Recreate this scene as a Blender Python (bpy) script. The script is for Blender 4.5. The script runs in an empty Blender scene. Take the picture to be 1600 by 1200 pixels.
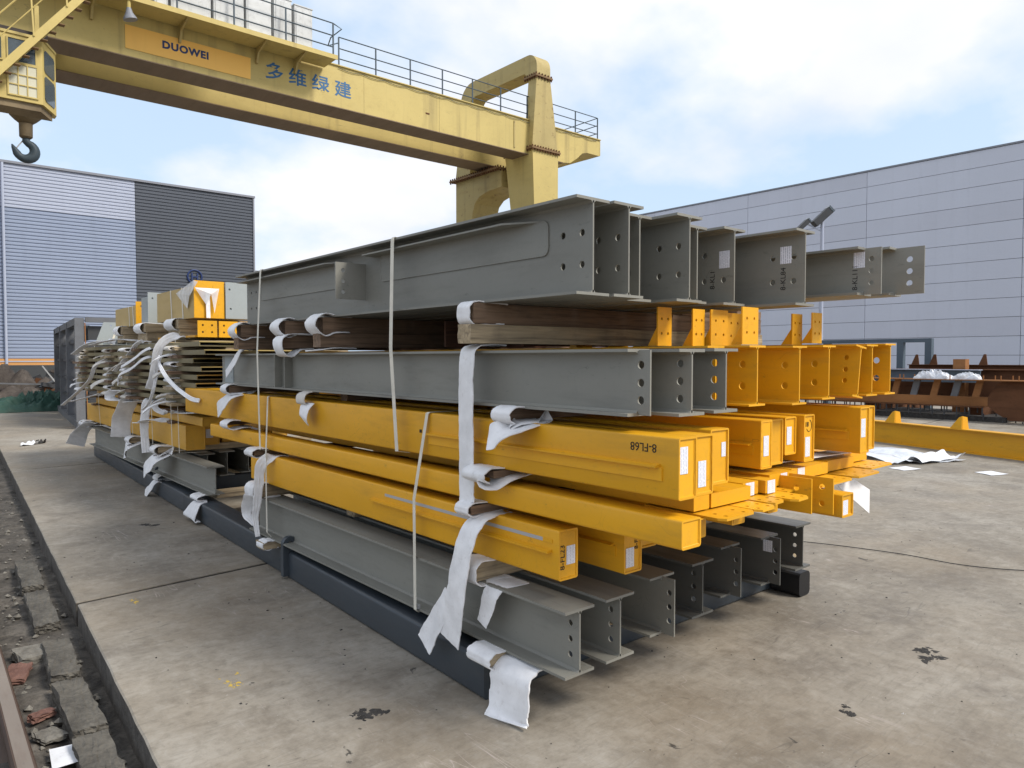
import bpy, bmesh, math, random
from mathutils import Vector, Matrix
R = math.radians
random.seed(7)
S = bpy.context.scene
COL = S.collection

# ------------------------------------------------------------------ camera
F_PX, W_PX = 1132.0, 1600.0
YAW, PITCH = R(40.4), math.atan(40.0 / F_PX)
cam_d = bpy.data.cameras.new('camera'); cam = bpy.data.objects.new('camera', cam_d); COL.objects.link(cam)
cam_d.sensor_width = 36.0; cam_d.lens = 36.0 * F_PX / W_PX
cam_d.clip_start = 0.05; cam_d.clip_end = 2000
cam.location = (0, 0, 1.6)
fwd = Vector((math.sin(YAW) * math.cos(PITCH), math.cos(YAW) * math.cos(PITCH), -math.sin(PITCH)))
cam.rotation_euler = fwd.to_track_quat('-Z', 'Y').to_euler()
S.camera = cam

# ------------------------------------------------------------------ light
SUN_EL, SUN_AZ = 46.0, 152.0          # azimuth clockwise from +Y
SUN_STRENGTH, SUN_ANGLE = 2.3, 16.0
SKY_STRENGTH = 0.10
CLOUD = 6.9                            # cloud radiance before the strength factor
EXPOSURE = 0.68
sun_d = bpy.data.lights.new('sun', 'SUN'); sun = bpy.data.objects.new('sun', sun_d); COL.objects.link(sun)
sun_d.energy = SUN_STRENGTH; sun_d.angle = R(SUN_ANGLE); sun_d.color = (1.0, 0.94, 0.85)
sdir = Vector((math.sin(R(SUN_AZ)) * math.cos(R(SUN_EL)), math.cos(R(SUN_AZ)) * math.cos(R(SUN_EL)), math.sin(R(SUN_EL))))
sun.rotation_euler = (-sdir).to_track_quat('-Z', 'Y').to_euler()
sun.location = (0, 0, 40)

world = bpy.data.worlds.new('World'); S.world = world; world.use_nodes = True
nt = world.node_tree; nt.nodes.clear()
def N(tree, t, **kw):
    n = tree.nodes.new(t)
    for k, v in kw.items():
        if k in n.inputs: n.inputs[k].default_value = v
        else: setattr(n, k, v)
    return n
wo = N(nt, 'ShaderNodeOutputWorld'); bg = N(nt, 'ShaderNodeBackground'); bg.inputs[1].default_value = SKY_STRENGTH
sky = N(nt, 'ShaderNodeTexSky'); sky.sky_type = 'NISHITA'; sky.sun_disc = False
sky.sun_elevation = R(SUN_EL); sky.sun_rotation = R(SUN_AZ); sky.air_density = 1.0; sky.dust_density = 1.5
tc = N(nt, 'ShaderNodeTexCoord')
sep = N(nt, 'ShaderNodeSeparateXYZ'); nt.links.new(tc.outputs['Generated'], sep.inputs[0])
zz = N(nt, 'ShaderNodeMath', operation='MAXIMUM'); nt.links.new(sep.outputs[2], zz.inputs[0]); zz.inputs[1].default_value = 0.0
za = N(nt, 'ShaderNodeMath', operation='ADD'); nt.links.new(zz.outputs[0], za.inputs[0]); za.inputs[1].default_value = 0.42
dx = N(nt, 'ShaderNodeMath', operation='DIVIDE'); nt.links.new(sep.outputs[0], dx.inputs[0]); nt.links.new(za.outputs[0], dx.inputs[1])
dy = N(nt, 'ShaderNodeMath', operation='DIVIDE'); nt.links.new(sep.outputs[1], dy.inputs[0]); nt.links.new(za.outputs[0], dy.inputs[1])
cmb = N(nt, 'ShaderNodeCombineXYZ'); nt.links.new(dx.outputs[0], cmb.inputs[0]); nt.links.new(dy.outputs[0], cmb.inputs[1])
nz = N(nt, 'ShaderNodeTexNoise'); nz.inputs['Scale'].default_value = 1.15; nz.inputs['Detail'].default_value = 9; nz.inputs['Roughness'].default_value = 0.52
mp = N(nt, 'ShaderNodeMapping'); mp.inputs['Location'].default_value = (3.3, 1.9, 0.0); nt.links.new(cmb.outputs[0], mp.inputs[0]); nt.links.new(mp.outputs[0], nz.inputs['Vector'])
ramp = N(nt, 'ShaderNodeValToRGB'); ramp.color_ramp.elements[0].position = 0.44; ramp.color_ramp.elements[1].position = 0.54
ramp.color_ramp.elements[0].color = (0.10, 0.10, 0.10, 1)
nt.links.new(nz.outputs[0], ramp.inputs[0])
nz2 = N(nt, 'ShaderNodeTexNoise'); nz2.inputs['Scale'].default_value = 2.3; nz2.inputs['Detail'].default_value = 6
nt.links.new(cmb.outputs[0], nz2.inputs['Vector'])
cr = N(nt, 'ShaderNodeValToRGB'); cr.color_ramp.elements[0].position = 0.35; cr.color_ramp.elements[1].position = 0.68
cr.color_ramp.elements[0].color = (0.80, 0.84, 0.95, 1); cr.color_ramp.elements[1].color = (1.0, 0.99, 1.02, 1)
nt.links.new(nz2.outputs[0], cr.inputs[0])
cs = N(nt, 'ShaderNodeVectorMath', operation='SCALE'); cs.inputs['Scale'].default_value = CLOUD; nt.links.new(cr.outputs[0], cs.inputs[0])
# thin high veil lightens the clear blue
veil = N(nt, 'ShaderNodeMixRGB'); veil.inputs[0].default_value = 0.72; nt.links.new(sky.outputs[0], veil.inputs[1]); veil.inputs[2].default_value = (4.3, 5.6, 7.1, 1)
mix = N(nt, 'ShaderNodeMixRGB'); nt.links.new(ramp.outputs[0], mix.inputs[0]); nt.links.new(veil.outputs[0], mix.inputs[1]); nt.links.new(cs.outputs[0], mix.inputs[2])
nt.links.new(mix.outputs[0], bg.inputs[0]); nt.links.new(bg.outputs[0], wo.inputs[0])
S.view_settings.view_transform = 'Standard'; S.view_settings.look = 'None'
S.view_settings.exposure = EXPOSURE; S.view_settings.gamma = 1.0; S.view_settings.use_curve_mapping = False
S.render.engine = 'CYCLES'; S.cycles.max_bounces = 6; S.cycles.diffuse_bounces = 2

# ------------------------------------------------------------------ materials
def newmat(name):
    m = bpy.data.materials.new(name); m.use_nodes = True
    t = m.node_tree; b = t.nodes['Principled BSDF']
    return m, t, b
def ramp_node(t, src, stops):
    r = t.nodes.new('ShaderNodeValToRGB'); t.links.new(src, r.inputs[0])
    e = r.color_ramp.elements
    while len(e) > 1: e.remove(e[-1])
    e[0].position = stops[0][0]; e[0].color = (*stops[0][1], 1)
    for p_, c_ in stops[1:]:
        x = e.new(p_); x.color = (*c_, 1)
    return r
def noise(t, vec, scale, detail=4, rough=0.55, dist=0.0):
    n = t.nodes.new('ShaderNodeTexNoise'); n.inputs['Scale'].default_value = scale
    n.inputs['Detail'].default_value = detail; n.inputs['Roughness'].default_value = rough; n.inputs['Distortion'].default_value = dist
    t.links.new(vec, n.inputs['Vector']); return n.outputs[0]
def mapping(t, vec, scale=(1, 1, 1), loc=(0, 0, 0)):
    m = t.nodes.new('ShaderNodeMapping'); m.inputs['Scale'].default_value = scale; m.inputs['Location'].default_value = loc
    t.links.new(vec, m.inputs[0]); return m.outputs[0]
def mixc(t, fac, a, b, mode='MIX'):
    m = t.nodes.new('ShaderNodeMixRGB'); m.blend_type = mode
    for i, v in enumerate((fac, a, b)):
        if isinstance(v, (int, float)): m.inputs[i].default_value = v
        elif isinstance(v, tuple): m.inputs[i].default_value = (*v, 1) if len(v) == 3 else v
        else: t.links.new(v, m.inputs[i])
    return m.outputs[0]
def mth(t, op, a, b=0.0):
    m = t.nodes.new('ShaderNodeMath'); m.operation = op
    for i, v in enumerate((a, b)):
        if isinstance(v, (int, float)): m.inputs[i].default_value = v
        else: t.links.new(v, m.inputs[i])
    return m.outputs[0]
def bump(t, b, h, strength=0.3, dist=0.01):
    n = t.nodes.new('ShaderNodeBump'); n.inputs['Strength'].default_value = strength; n.inputs['Distance'].default_value = dist
    t.links.new(h, n.inputs['Height']); t.links.new(n.outputs[0], b.inputs['Normal'])

def paint(name, base, rough=0.42, vary=0.10, dirt=0.25, dirtcol=None, streak=0.0, rust=0.0, spec=0.4, scale=1.0):
    """Coated steel: cloudy tone, fine orange-peel, dust, scuffs and optional rust."""
    m, t, b = newmat(name)
    co = t.nodes.new('ShaderNodeTexCoord').outputs['Object']
    rnd = t.nodes.new('ShaderNodeObjectInfo').outputs['Random']
    addv = t.nodes.new('ShaderNodeVectorMath'); addv.operation = 'ADD'; t.links.new(co, addv.inputs[0])
    cx = t.nodes.new('ShaderNodeCombineXYZ'); k = mth(t, 'MULTIPLY', rnd, 37.0); t.links.new(k, cx.inputs[0]); t.links.new(k, cx.inputs[2])
    t.links.new(cx.outputs[0], addv.inputs[1]); co = addv.outputs[0]
    n1 = noise(t, mapping(t, co, (1.6 * scale, .8 * scale, 1.6 * scale)), 1.3, 5)
    lo = tuple(c * (1 - vary) for c in base); hi = tuple(min(1, c * (1 + vary)) for c in base)
    c = ramp_node(t, n1, [(0.3, lo), (0.7, hi)]).outputs[0]
    n2 = noise(t, co, 38 * scale, 4, 0.6)
    c = mixc(t, ramp_node(t, n2, [(0.55, (0, 0, 0)), (0.85, (dirt * .55,) * 3)]).outputs[0], c, dirtcol or tuple(x * .35 + .04 for x in base))
    n3 = noise(t, mapping(t, co, (6 * scale, .9 * scale, 6 * scale)), 2.2, 6, 0.65)
    c = mixc(t, ramp_node(t, n3, [(0.52, (0, 0, 0)), (0.80, (dirt,) * 3)]).outputs[0], c, dirtcol or tuple(x * .55 + .03 for x in base))
    if streak:
        n4 = noise(t, mapping(t, co, (9 * scale, 9 * scale, .5 * scale)), 1.0, 5, 0.6)
        c = mixc(t, ramp_node(t, n4, [(0.55, (0, 0, 0)), (0.8, (streak,) * 3)]).outputs[0], c, (0.10, 0.065, 0.035))
    if rust:
        n5 = noise(t, mapping(t, co, (4 * scale,) * 3), 3.0, 8, 0.7)
        c = mixc(t, ramp_node(t, n5, [(0.60, (0, 0, 0)), (0.66, (rust,) * 3)]).outputs[0], c, (0.10, 0.035, 0.014))
    w1 = noise(t, mapping(t, co, (.7 * scale, 3.5 * scale, 5 * scale), (3, 1, 8)), 1.7, 2, .4, 1.2)
    l1 = ramp_node(t, mth(t, 'ABSOLUTE', mth(t, 'SUBTRACT', w1, .5)), [(0.0, (1, 1, 1)), (0.004, (0, 0, 0))]).outputs[0]
    g1 = ramp_node(t, noise(t, mapping(t, co, (2 * scale,) * 3, (9, 2, 1)), 1.5, 3), [(0.54, (0, 0, 0)), (0.62, (1, 1, 1))]).outputs[0]
    c = mixc(t, mth(t, 'MULTIPLY', mth(t, 'MULTIPLY', l1, g1), dirt * 1.6), c, tuple(x * .30 + .02 for x in base))
    n6 = noise(t, mapping(t, co, (11 * scale, 4 * scale, 11 * scale), (7, 7, 2)), 2.5, 5, .7)
    c = mixc(t, ramp_node(t, n6, [(0.64, (0, 0, 0)), (0.70, (dirt * 1.3,) * 3)]).outputs[0], c, tuple(x * .40 + .02 for x in base))
    hsv = t.nodes.new('ShaderNodeHueSaturation'); t.links.new(c, hsv.inputs['Color'])
    vr = t.nodes.new('ShaderNodeMapRange'); t.links.new(rnd, vr.inputs[0]); vr.inputs[3].default_value = .93; vr.inputs[4].default_value = 1.05
    t.links.new(vr.outputs[0], hsv.inputs['Value']); c = hsv.outputs[0]
    t.links.new(c, b.inputs['Base Color'])
    rr = ramp_node(t, n3, [(0.3, (rough - .07,) * 3), (0.7, (rough + .12,) * 3)]).outputs[0]
    t.links.new(rr, b.inputs['Roughness'])
    b.inputs['Specular IOR Level'].default_value = spec
    bump(t, b, noise(t, co, 160 * scale, 2), 0.10, 0.002)
    return m

YEL = (0.74, 0.366, 0.012)
M = {}
M['yellow'] = paint('yellow_paint', YEL, 0.42, 0.08, 0.36, (0.30, 0.17, 0.04))
M['grey'] = paint('grey_primer', (0.232, 0.226, 0.196), 0.48, 0.08, 0.34, (0.11, 0.105, 0.095))
M['grey_light'] = paint('pale_grey_primer', (0.33, 0.36, 0.36), 0.5, 0.06, 0.2)
M['charcoal'] = paint('charcoal_grey', (0.115, 0.115, 0.106), 0.42, 0.10, 0.30, (0.06, 0.055, 0.05))  # darker grey base for the right-hand beams of the bottom layer
M['slate'] = paint('slate_blue_paint', (0.050, 0.060, 0.070), 0.38, 0.12, 0.30, (0.10, 0.09, 0.08))
M['underside'] = paint('rust_brown_underside', (0.21, 0.150, 0.095), 0.7, 0.1, 0.4, scale=0.4)  # brown rust on the crane girders' bottom flanges
M['rust_flange'] = paint('rust_stained_flange', (0.20, 0.12, 0.055), 0.75, 0.3, 0.6, scale=0.8)
M['crane'] = paint('faded_crane_yellow', (0.53, 0.415, 0.145), 0.55, 0.07, 0.3, (0.33, 0.24, 0.11), streak=0.5, scale=0.28)
M['crane_rusty'] = paint('weathered_crane_yellow', (0.44, 0.345, 0.135), 0.6, 0.08, 0.35, (0.28, 0.19, 0.09), streak=0.45, rust=0.5, scale=0.35)
M['crane_pale'] = paint('pale_stair_yellow', (0.53, 0.41, 0.135), 0.5, 0.05, 0.25, streak=0.25, scale=0.5)
M['rust'] = paint('rusty_steel', (0.135, 0.062, 0.032), 0.85, 0.35, 0.6, (0.045, 0.025, 0.018), spec=0.15, scale=0.5)
M['rust_light'] = paint('orange_rusty_steel', (0.27, 0.125, 0.05), 0.85, 0.3, 0.5, (0.10, 0.04, 0.02), spec=0.15, scale=0.6)
M['dark_steel'] = paint('dark_steel', (0.050, 0.052, 0.056), 0.5, 0.2, 0.4, (0.09, 0.07, 0.055))
M['rack'] = paint('dull_grey_frame', (0.135, 0.140, 0.150), 0.6, 0.15, 0.4, (0.08, 0.06, 0.05), rust=0.3)
M['blue_steel'] = paint('blue_grey_paint', (0.085, 0.115, 0.145), 0.5, 0.1, 0.3)
M['rail_dark'] = paint('dark_handrail_paint', (0.055, 0.08, 0.10), 0.5, 0.1, 0.2)
M['cabinet'] = paint('stained_white_cabinet', (0.62, 0.63, 0.62), 0.6, 0.06, 0.4, (0.25, 0.24, 0.23), streak=0.35, scale=0.6)
M['cab_dark'] = paint('near_black_brown', (0.05, 0.04, 0.035), 0.7)  # near-black brown, used on the box above the cab roof
M['hull'] = paint('brown_stained_underframe', (0.20, 0.15, 0.085), 0.7, 0.2, 0.5, (0.08, 0.05, 0.03), scale=0.5)
M['black'] = paint('black_rubber', (0.012, 0.012, 0.013), 0.5)
M['bare'] = paint('bare_metal_tape', (0.42, 0.42, 0.42), 0.35, 0.08, 0.2)
M['orange'] = paint('orange_paint', (0.55, 0.27, 0.09), 0.6, 0.1, 0.3, scale=0.3)

def siding(name, base, rough, n=0.05):
    m, t, b = newmat(name)
    co = t.nodes.new('ShaderNodeTexCoord').outputs['Object']
    c = ramp_node(t, noise(t, mapping(t, co, (.25, .25, .08)), 1.0, 5), [(0.3, tuple(x * (1 - n) for x in base)), (0.7, tuple(min(1, x * (1 + n)) for x in base))]).outputs[0]
    c = mixc(t, ramp_node(t, noise(t, mapping(t, co, (1.2, 1.2, .12)), 1.6, 6, .6), [(0.55, (0, 0, 0)), (0.8, (.22,) * 3)]).outputs[0], c, tuple(x * .6 for x in base))
    t.links.new(c, b.inputs['Base Color']); b.inputs['Roughness'].default_value = rough; b.inputs['Specular IOR Level'].default_value = 0.4
    return m
M['panel'] = siding('lavender_grey_panel', (0.57, 0.59, 0.665), 0.45)
M['panel_b'] = siding('lavender_grey_panel_aged', (0.545, 0.56, 0.63), 0.48, .07)
M['joint'] = siding('dark_joint', (0.09, 0.10, 0.12), 0.7)
M['side_pale'] = siding('pale_siding', (0.40, 0.435, 0.53), 0.4)
M['side_blue'] = siding('blue_grey_siding', (0.265, 0.31, 0.41), 0.4)
M['side_dark'] = siding('charcoal_siding', (0.082, 0.092, 0.112), 0.45)
M['coping'] = siding('grey_coping', (0.22, 0.23, 0.26), 0.5)
M['wall_dark'] = siding('dull_plinth', (0.17, 0.17, 0.165), 0.8)
M['blueprint'] = siding('royal_blue_print', (0.035, 0.13, 0.28), 0.5, .15)
M['deepblue'] = siding('deep_blue_print', (0.02, 0.04, 0.13), 0.5)
M['logo_orange'] = siding('amber_board', (0.98, 0.56, 0.12), 0.5)
M['ink'] = siding('black_ink', (0.018, 0.015, 0.015), 0.7)

def wood(name, base):
    m, t, b = newmat(name)
    co = t.nodes.new('ShaderNodeTexCoord').outputs['Object']
    rnd = t.nodes.new('ShaderNodeObjectInfo').outputs['Random']
    addv = t.nodes.new('ShaderNodeVectorMath'); addv.operation = 'ADD'; t.links.new(co, addv.inputs[0])
    cx = t.nodes.new('ShaderNodeCombineXYZ'); k = mth(t, 'MULTIPLY', rnd, 19.0)
    for i in range(3): t.links.new(k, cx.inputs[i])
    t.links.new(cx.outputs[0], addv.inputs[1]); co = addv.outputs[0]
    n1 = noise(t, mapping(t, co, (1.5, 26, 26)), 1.6, 6, .6, .8)
    c = ramp_node(t, n1, [(0.30, tuple(x * .45 for x in base)), (0.5, base), (0.72, tuple(x * 1.35 for x in base))]).outputs[0]
    n2 = noise(t, co, 6, 5)
    c = mixc(t, ramp_node(t, n2, [(0.5, (0, 0, 0)), (0.75, (.55,) * 3)]).outputs[0], c, (0.10, 0.075, 0.055))
    t.links.new(c, b.inputs['Base Color']); b.inputs['Roughness'].default_value = 0.85
    bump(t, b, n1, 0.5, 0.004)
    return m
M['wood'] = wood('weathered_timber', (0.195, 0.125, 0.078))
M['wood_red'] = wood('gap_dimming_reddish_plywood', (0.17, 0.085, 0.055))
M['wood_pale'] = wood('pale_timber', (0.38, 0.295, 0.185))

def foam_mat(name, base):
    m, t, b = newmat(name)
    co = t.nodes.new('ShaderNodeTexCoord').outputs['Object']
    n1 = noise(t, co, 9, 5)
    c = ramp_node(t, n1, [(0.35, tuple(x * .84 for x in base)), (0.65, base)]).outputs[0]
    n2 = noise(t, mapping(t, co, (2, 2, 2)), 14, 6, .7)
    c = mixc(t, ramp_node(t, n2, [(0.56, (0, 0, 0)), (0.78, (.35,) * 3)]).outputs[0], c, (0.34, 0.29, 0.23))
    t.links.new(c, b.inputs['Base Color']); b.inputs['Roughness'].default_value = 0.6
    b.inputs['Subsurface Weight'].default_value = 0.12; b.inputs['Subsurface Radius'].default_value = (0.02, 0.02, 0.02); b.inputs['Subsurface Scale'].default_value = 0.3
    bump(t, b, noise(t, co, 120, 3), 0.25, 0.002)
    return m
M['foam'] = foam_mat('white_foam', (0.88, 0.87, 0.87))
M['foam_dusty'] = foam_mat('dusty_foam', (0.68, 0.64, 0.58))
M['strap'] = foam_mat('cream_strap', (0.74, 0.69, 0.58))
M['paper'] = foam_mat('white_paper', (0.80, 0.81, 0.84))

def sticker_mat():
    m, t, b = newmat('printed_label')
    co = t.nodes.new('ShaderNodeTexCoord').outputs['UV']
    w = t.nodes.new('ShaderNodeTexWave'); w.inputs['Scale'].default_value = 1.7; w.inputs['Distortion'].default_value = 0.0
    w.bands_direction = 'X'; t.links.new(co, w.inputs['Vector'])
    n1 = noise(t, mapping(t, co, (9, 5, 1)), 1.6, 3)
    f = mth(t, 'MULTIPLY', ramp_node(t, w.outputs['Fac'], [(0.52, (0, 0, 0)), (0.66, (1, 1, 1))]).outputs[0], ramp_node(t, n1, [(0.38, (0, 0, 0)), (0.5, (1, 1, 1))]).outputs[0])
    c = mixc(t, mth(t, 'MULTIPLY', f, .5), (0.80, 0.81, 0.88), (0.12, 0.13, 0.20))
    t.links.new(c, b.inputs['Base Color']); b.inputs['Roughness'].default_value = 0.5
    return m
M['sticker'] = sticker_mat()

def plastic(name, col, alpha):
    m, t, b = newmat(name)
    b.inputs['Base Color'].default_value = (*col, 1); b.inputs['Roughness'].default_value = 0.2
    co = t.nodes.new('ShaderNodeTexCoord').outputs['Object']
    n1 = noise(t, co, 7, 5)
    t.links.new(ramp_node(t, n1, [(0.35, (alpha,) * 3), (0.7, (min(1, alpha + .35),) * 3)]).outputs[0], b.inputs['Alpha'])
    return m
M['film'] = plastic('clear_plastic_film', (0.80, 0.83, 0.88), 0.55)
def glass_mat():
    m, t, b = newmat('cab_window_glass')
    b.inputs['Base Color'].default_value = (0.10, 0.13, 0.15, 1); b.inputs['Roughness'].default_value = 0.06; b.inputs['Alpha'].default_value = 0.75
    return m
M['glass'] = glass_mat()
M['glass_dusty'] = siding('dusty_lower_pane', (0.52, 0.50, 0.38), 0.3, .25)
M['tarp'] = paint('green_tarpaulin', (0.030, 0.082, 0.062), 0.6, 0.25, 0.4, (0.09, 0.12, 0.10))

def concrete():
    m, t, b = newmat('worn_concrete')
    co = t.nodes.new('ShaderNodeTexCoord').outputs['Object']
    big = noise(t, co, 0.33, 5, .55)
    c = ramp_node(t, big, [(0.30, (0.165, 0.141, 0.110)), (0.48, (0.255, 0.226, 0.183)), (0.70, (0.345, 0.316, 0.270))]).outputs[0]
    med = noise(t, mapping(t, co, (1, 1, 1), (9, 4, 0)), 2.1, 9, .66, .5)
    c = mixc(t, ramp_node(t, med, [(0.36, (.5,) * 3), (0.52, (0, 0, 0))]).outputs[0], c, (0.125, 0.104, 0.080))
    c = mixc(t, ramp_node(t, med, [(0.54, (0, 0, 0)), (0.72, (.42,) * 3)]).outputs[0], c, (0.435, 0.405, 0.355))
    fine = noise(t, mapping(t, co, (1, 1, 1), (3, 14, 0)), 13.0, 9, .74, .3)
    c = mixc(t, ramp_node(t, fine, [(0.36, (.34,) * 3), (0.50, (0, 0, 0))]).outputs[0], c, (0.105, 0.090, 0.070))
    c = mixc(t, ramp_node(t, fine, [(0.52, (0, 0, 0)), (0.70, (.28,) * 3)]).outputs[0], c, (0.46, 0.44, 0.40))
    # warm ochre tint in broad patches
    warm = noise(t, mapping(t, co, (1, 1, 1), (31, 7, 0)), 0.7, 4)
    c = mixc(t, ramp_node(t, warm, [(0.45, (0, 0, 0)), (0.7, (.35,) * 3)]).outputs[0], c, (0.27, 0.205, 0.130))
    # trowel / drag grain
    gr = noise(t, mapping(t, co, (2.2, 13, 1)), 3.0, 7, .7, 1.2)
    c = mixc(t, ramp_node(t, gr, [(0.50, (0, 0, 0)), (0.72, (.34,) * 3)]).outputs[0], c, (0.115, 0.100, 0.080))
    gr2 = noise(t, mapping(t, co, (9, 3.1, 1), (3, 3, 0)), 4.5, 6, .7, .9)
    c = mixc(t, ramp_node(t, gr2, [(0.56, (0, 0, 0)), (0.78, (.40,) * 3)]).outputs[0], c, (0.36, 0.345, 0.32))
    # dark oily spots
    sp = noise(t, mapping(t, co, (1, 1, 1), (5, 17, 0)), 7.0, 6, .6, .8)
    spm = noise(t, co, 0.9, 3)
    msk = mth(t, 'MULTIPLY', ramp_node(t, sp, [(0.665, (0, 0, 0)), (0.70, (1, 1, 1))]).outputs[0], ramp_node(t, spm, [(0.46, (0, 0, 0)), (0.56, (1, 1, 1))]).outputs[0])
    c = mixc(t, mth(t, 'MULTIPLY', msk, .85), c, (0.030, 0.027, 0.024))
    sp2 = noise(t, mapping(t, co, (1.5, 1, 1), (25, 7, 0)), 30.0, 4, .6)
    c = mixc(t, ramp_node(t, sp2, [(0.70, (0, 0, 0)), (0.74, (.7,) * 3)]).outputs[0], c, (0.06, 0.052, 0.045))
    sp3 = noise(t, mapping(t, co, (1, 1, 1), (2, 37, 0)), 40.0, 3, .6)
    c = mixc(t, ramp_node(t, sp3, [(0.72, (0, 0, 0)), (0.75, (.7,) * 3)]).outputs[0], c, (0.50, 0.49, 0.47))
    # scratches: thin warped lines
    for sc, lo, lc, col in (((3.1, .35, 1), (1, 2, 0), .65, (0.46, 0.40, 0.37)), ((.3, 2.6, 1), (7, 1, 0), .6, (0.085, 0.075, 0.062))):
        w = noise(t, mapping(t, co, sc, lo), 2.6, 2, .4, 1.6)
        ln = mth(t, 'ABSOLUTE', mth(t, 'SUBTRACT', w, .5))
        lm = ramp_node(t, ln, [(0.0, (1, 1, 1)), (0.009, (0, 0, 0))]).outputs[0]
        gate = ramp_node(t, noise(t, mapping(t, co, (1, 1, 1), (lo[1] * 5, 3, 0)), 1.5, 3), [(0.55, (0, 0, 0)), (0.65, (1, 1, 1))]).outputs[0]
        c = mixc(t, mth(t, 'MULTIPLY', mth(t, 'MULTIPLY', lm, gate), lc), c, col)
    t.links.new(c, b.inputs['Base Color'])
    t.links.new(ramp_node(t, med, [(0.3, (0.55,) * 3), (0.7, (0.85,) * 3)]).outputs[0], b.inputs['Roughness'])
    b.inputs['Specular IOR Level'].default_value = 0.35
    h = mth(t, 'ADD', mth(t, 'MULTIPLY', noise(t, co, 55, 5, .7), .5), gr)
    bump(t, b, h, 0.35, 0.004)
    return m
M['concrete'] = concrete()
def rough_mat(name, a, bcol, sc, bs=0.8):
    m, t, b = newmat(name)
    co = t.nodes.new('ShaderNodeTexCoord').outputs['Object']
    n1 = noise(t, co, sc, 8, .68, .5)
    c = ramp_node(t, n1, [(0.33, a), (0.62, bcol), (0.76, tuple(min(1, x * 1.6) for x in bcol))]).outputs[0]
    n2 = noise(t, co, sc * 7, 4, .6)
    c = mixc(t, ramp_node(t, n2, [(0.5, (0, 0, 0)), (0.7, (.5,) * 3)]).outputs[0], c, a)
    t.links.new(c, b.inputs['Base Color']); b.inputs['Roughness'].default_value = 0.9
    bump(t, b, mth(t, 'ADD', n1, n2), bs, 0.01)
    return m
M['dirt'] = rough_mat('dirty_trench_bed', (0.022, 0.018, 0.014), (0.125, 0.110, 0.092), 6, 1.0)
M['stone'] = rough_mat('broken_concrete', (0.080, 0.072, 0.060), (0.235, 0.220, 0.190), 6)
M['kerb'] = rough_mat('grimy_kerb_stone', (0.045, 0.040, 0.033), (0.135, 0.123, 0.102), 6)
M['subgrade'] = rough_mat('dark_subgrade', (0.03, 0.027, 0.024), (0.07, 0.062, 0.052), 3)
M['scrap'] = rough_mat('scrap_steel', (0.035, 0.026, 0.022), (0.12, 0.10, 0.085), 2)
M['edge'] = rough_mat('slab_edge_concrete', (0.060, 0.052, 0.044), (0.140, 0.125, 0.105), 7)
M['brick'] = rough_mat('brick_shard', (0.10, 0.045, 0.035), (0.20, 0.105, 0.08), 9)
M['rail_steel'] = paint('worn_rail_steel', (0.085, 0.052, 0.036), 0.6, 0.25, 0.5, (0.06, 0.035, 0.022), spec=.4)
M['rail_top'] = paint('polished_rail_head', (0.20, 0.165, 0.135), 0.4, 0.12, 0.4, (0.13, 0.08, 0.06), spec=.5)
M['roadpaint'] = paint('worn_yellow_marking', (0.55, 0.38, 0.06), 0.8, 0.2, 0.7, (0.25, 0.22, 0.16))
M['stain'] = rough_mat('black_residue', (0.015, 0.014, 0.013), (0.055, 0.05, 0.045), 14)

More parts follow.
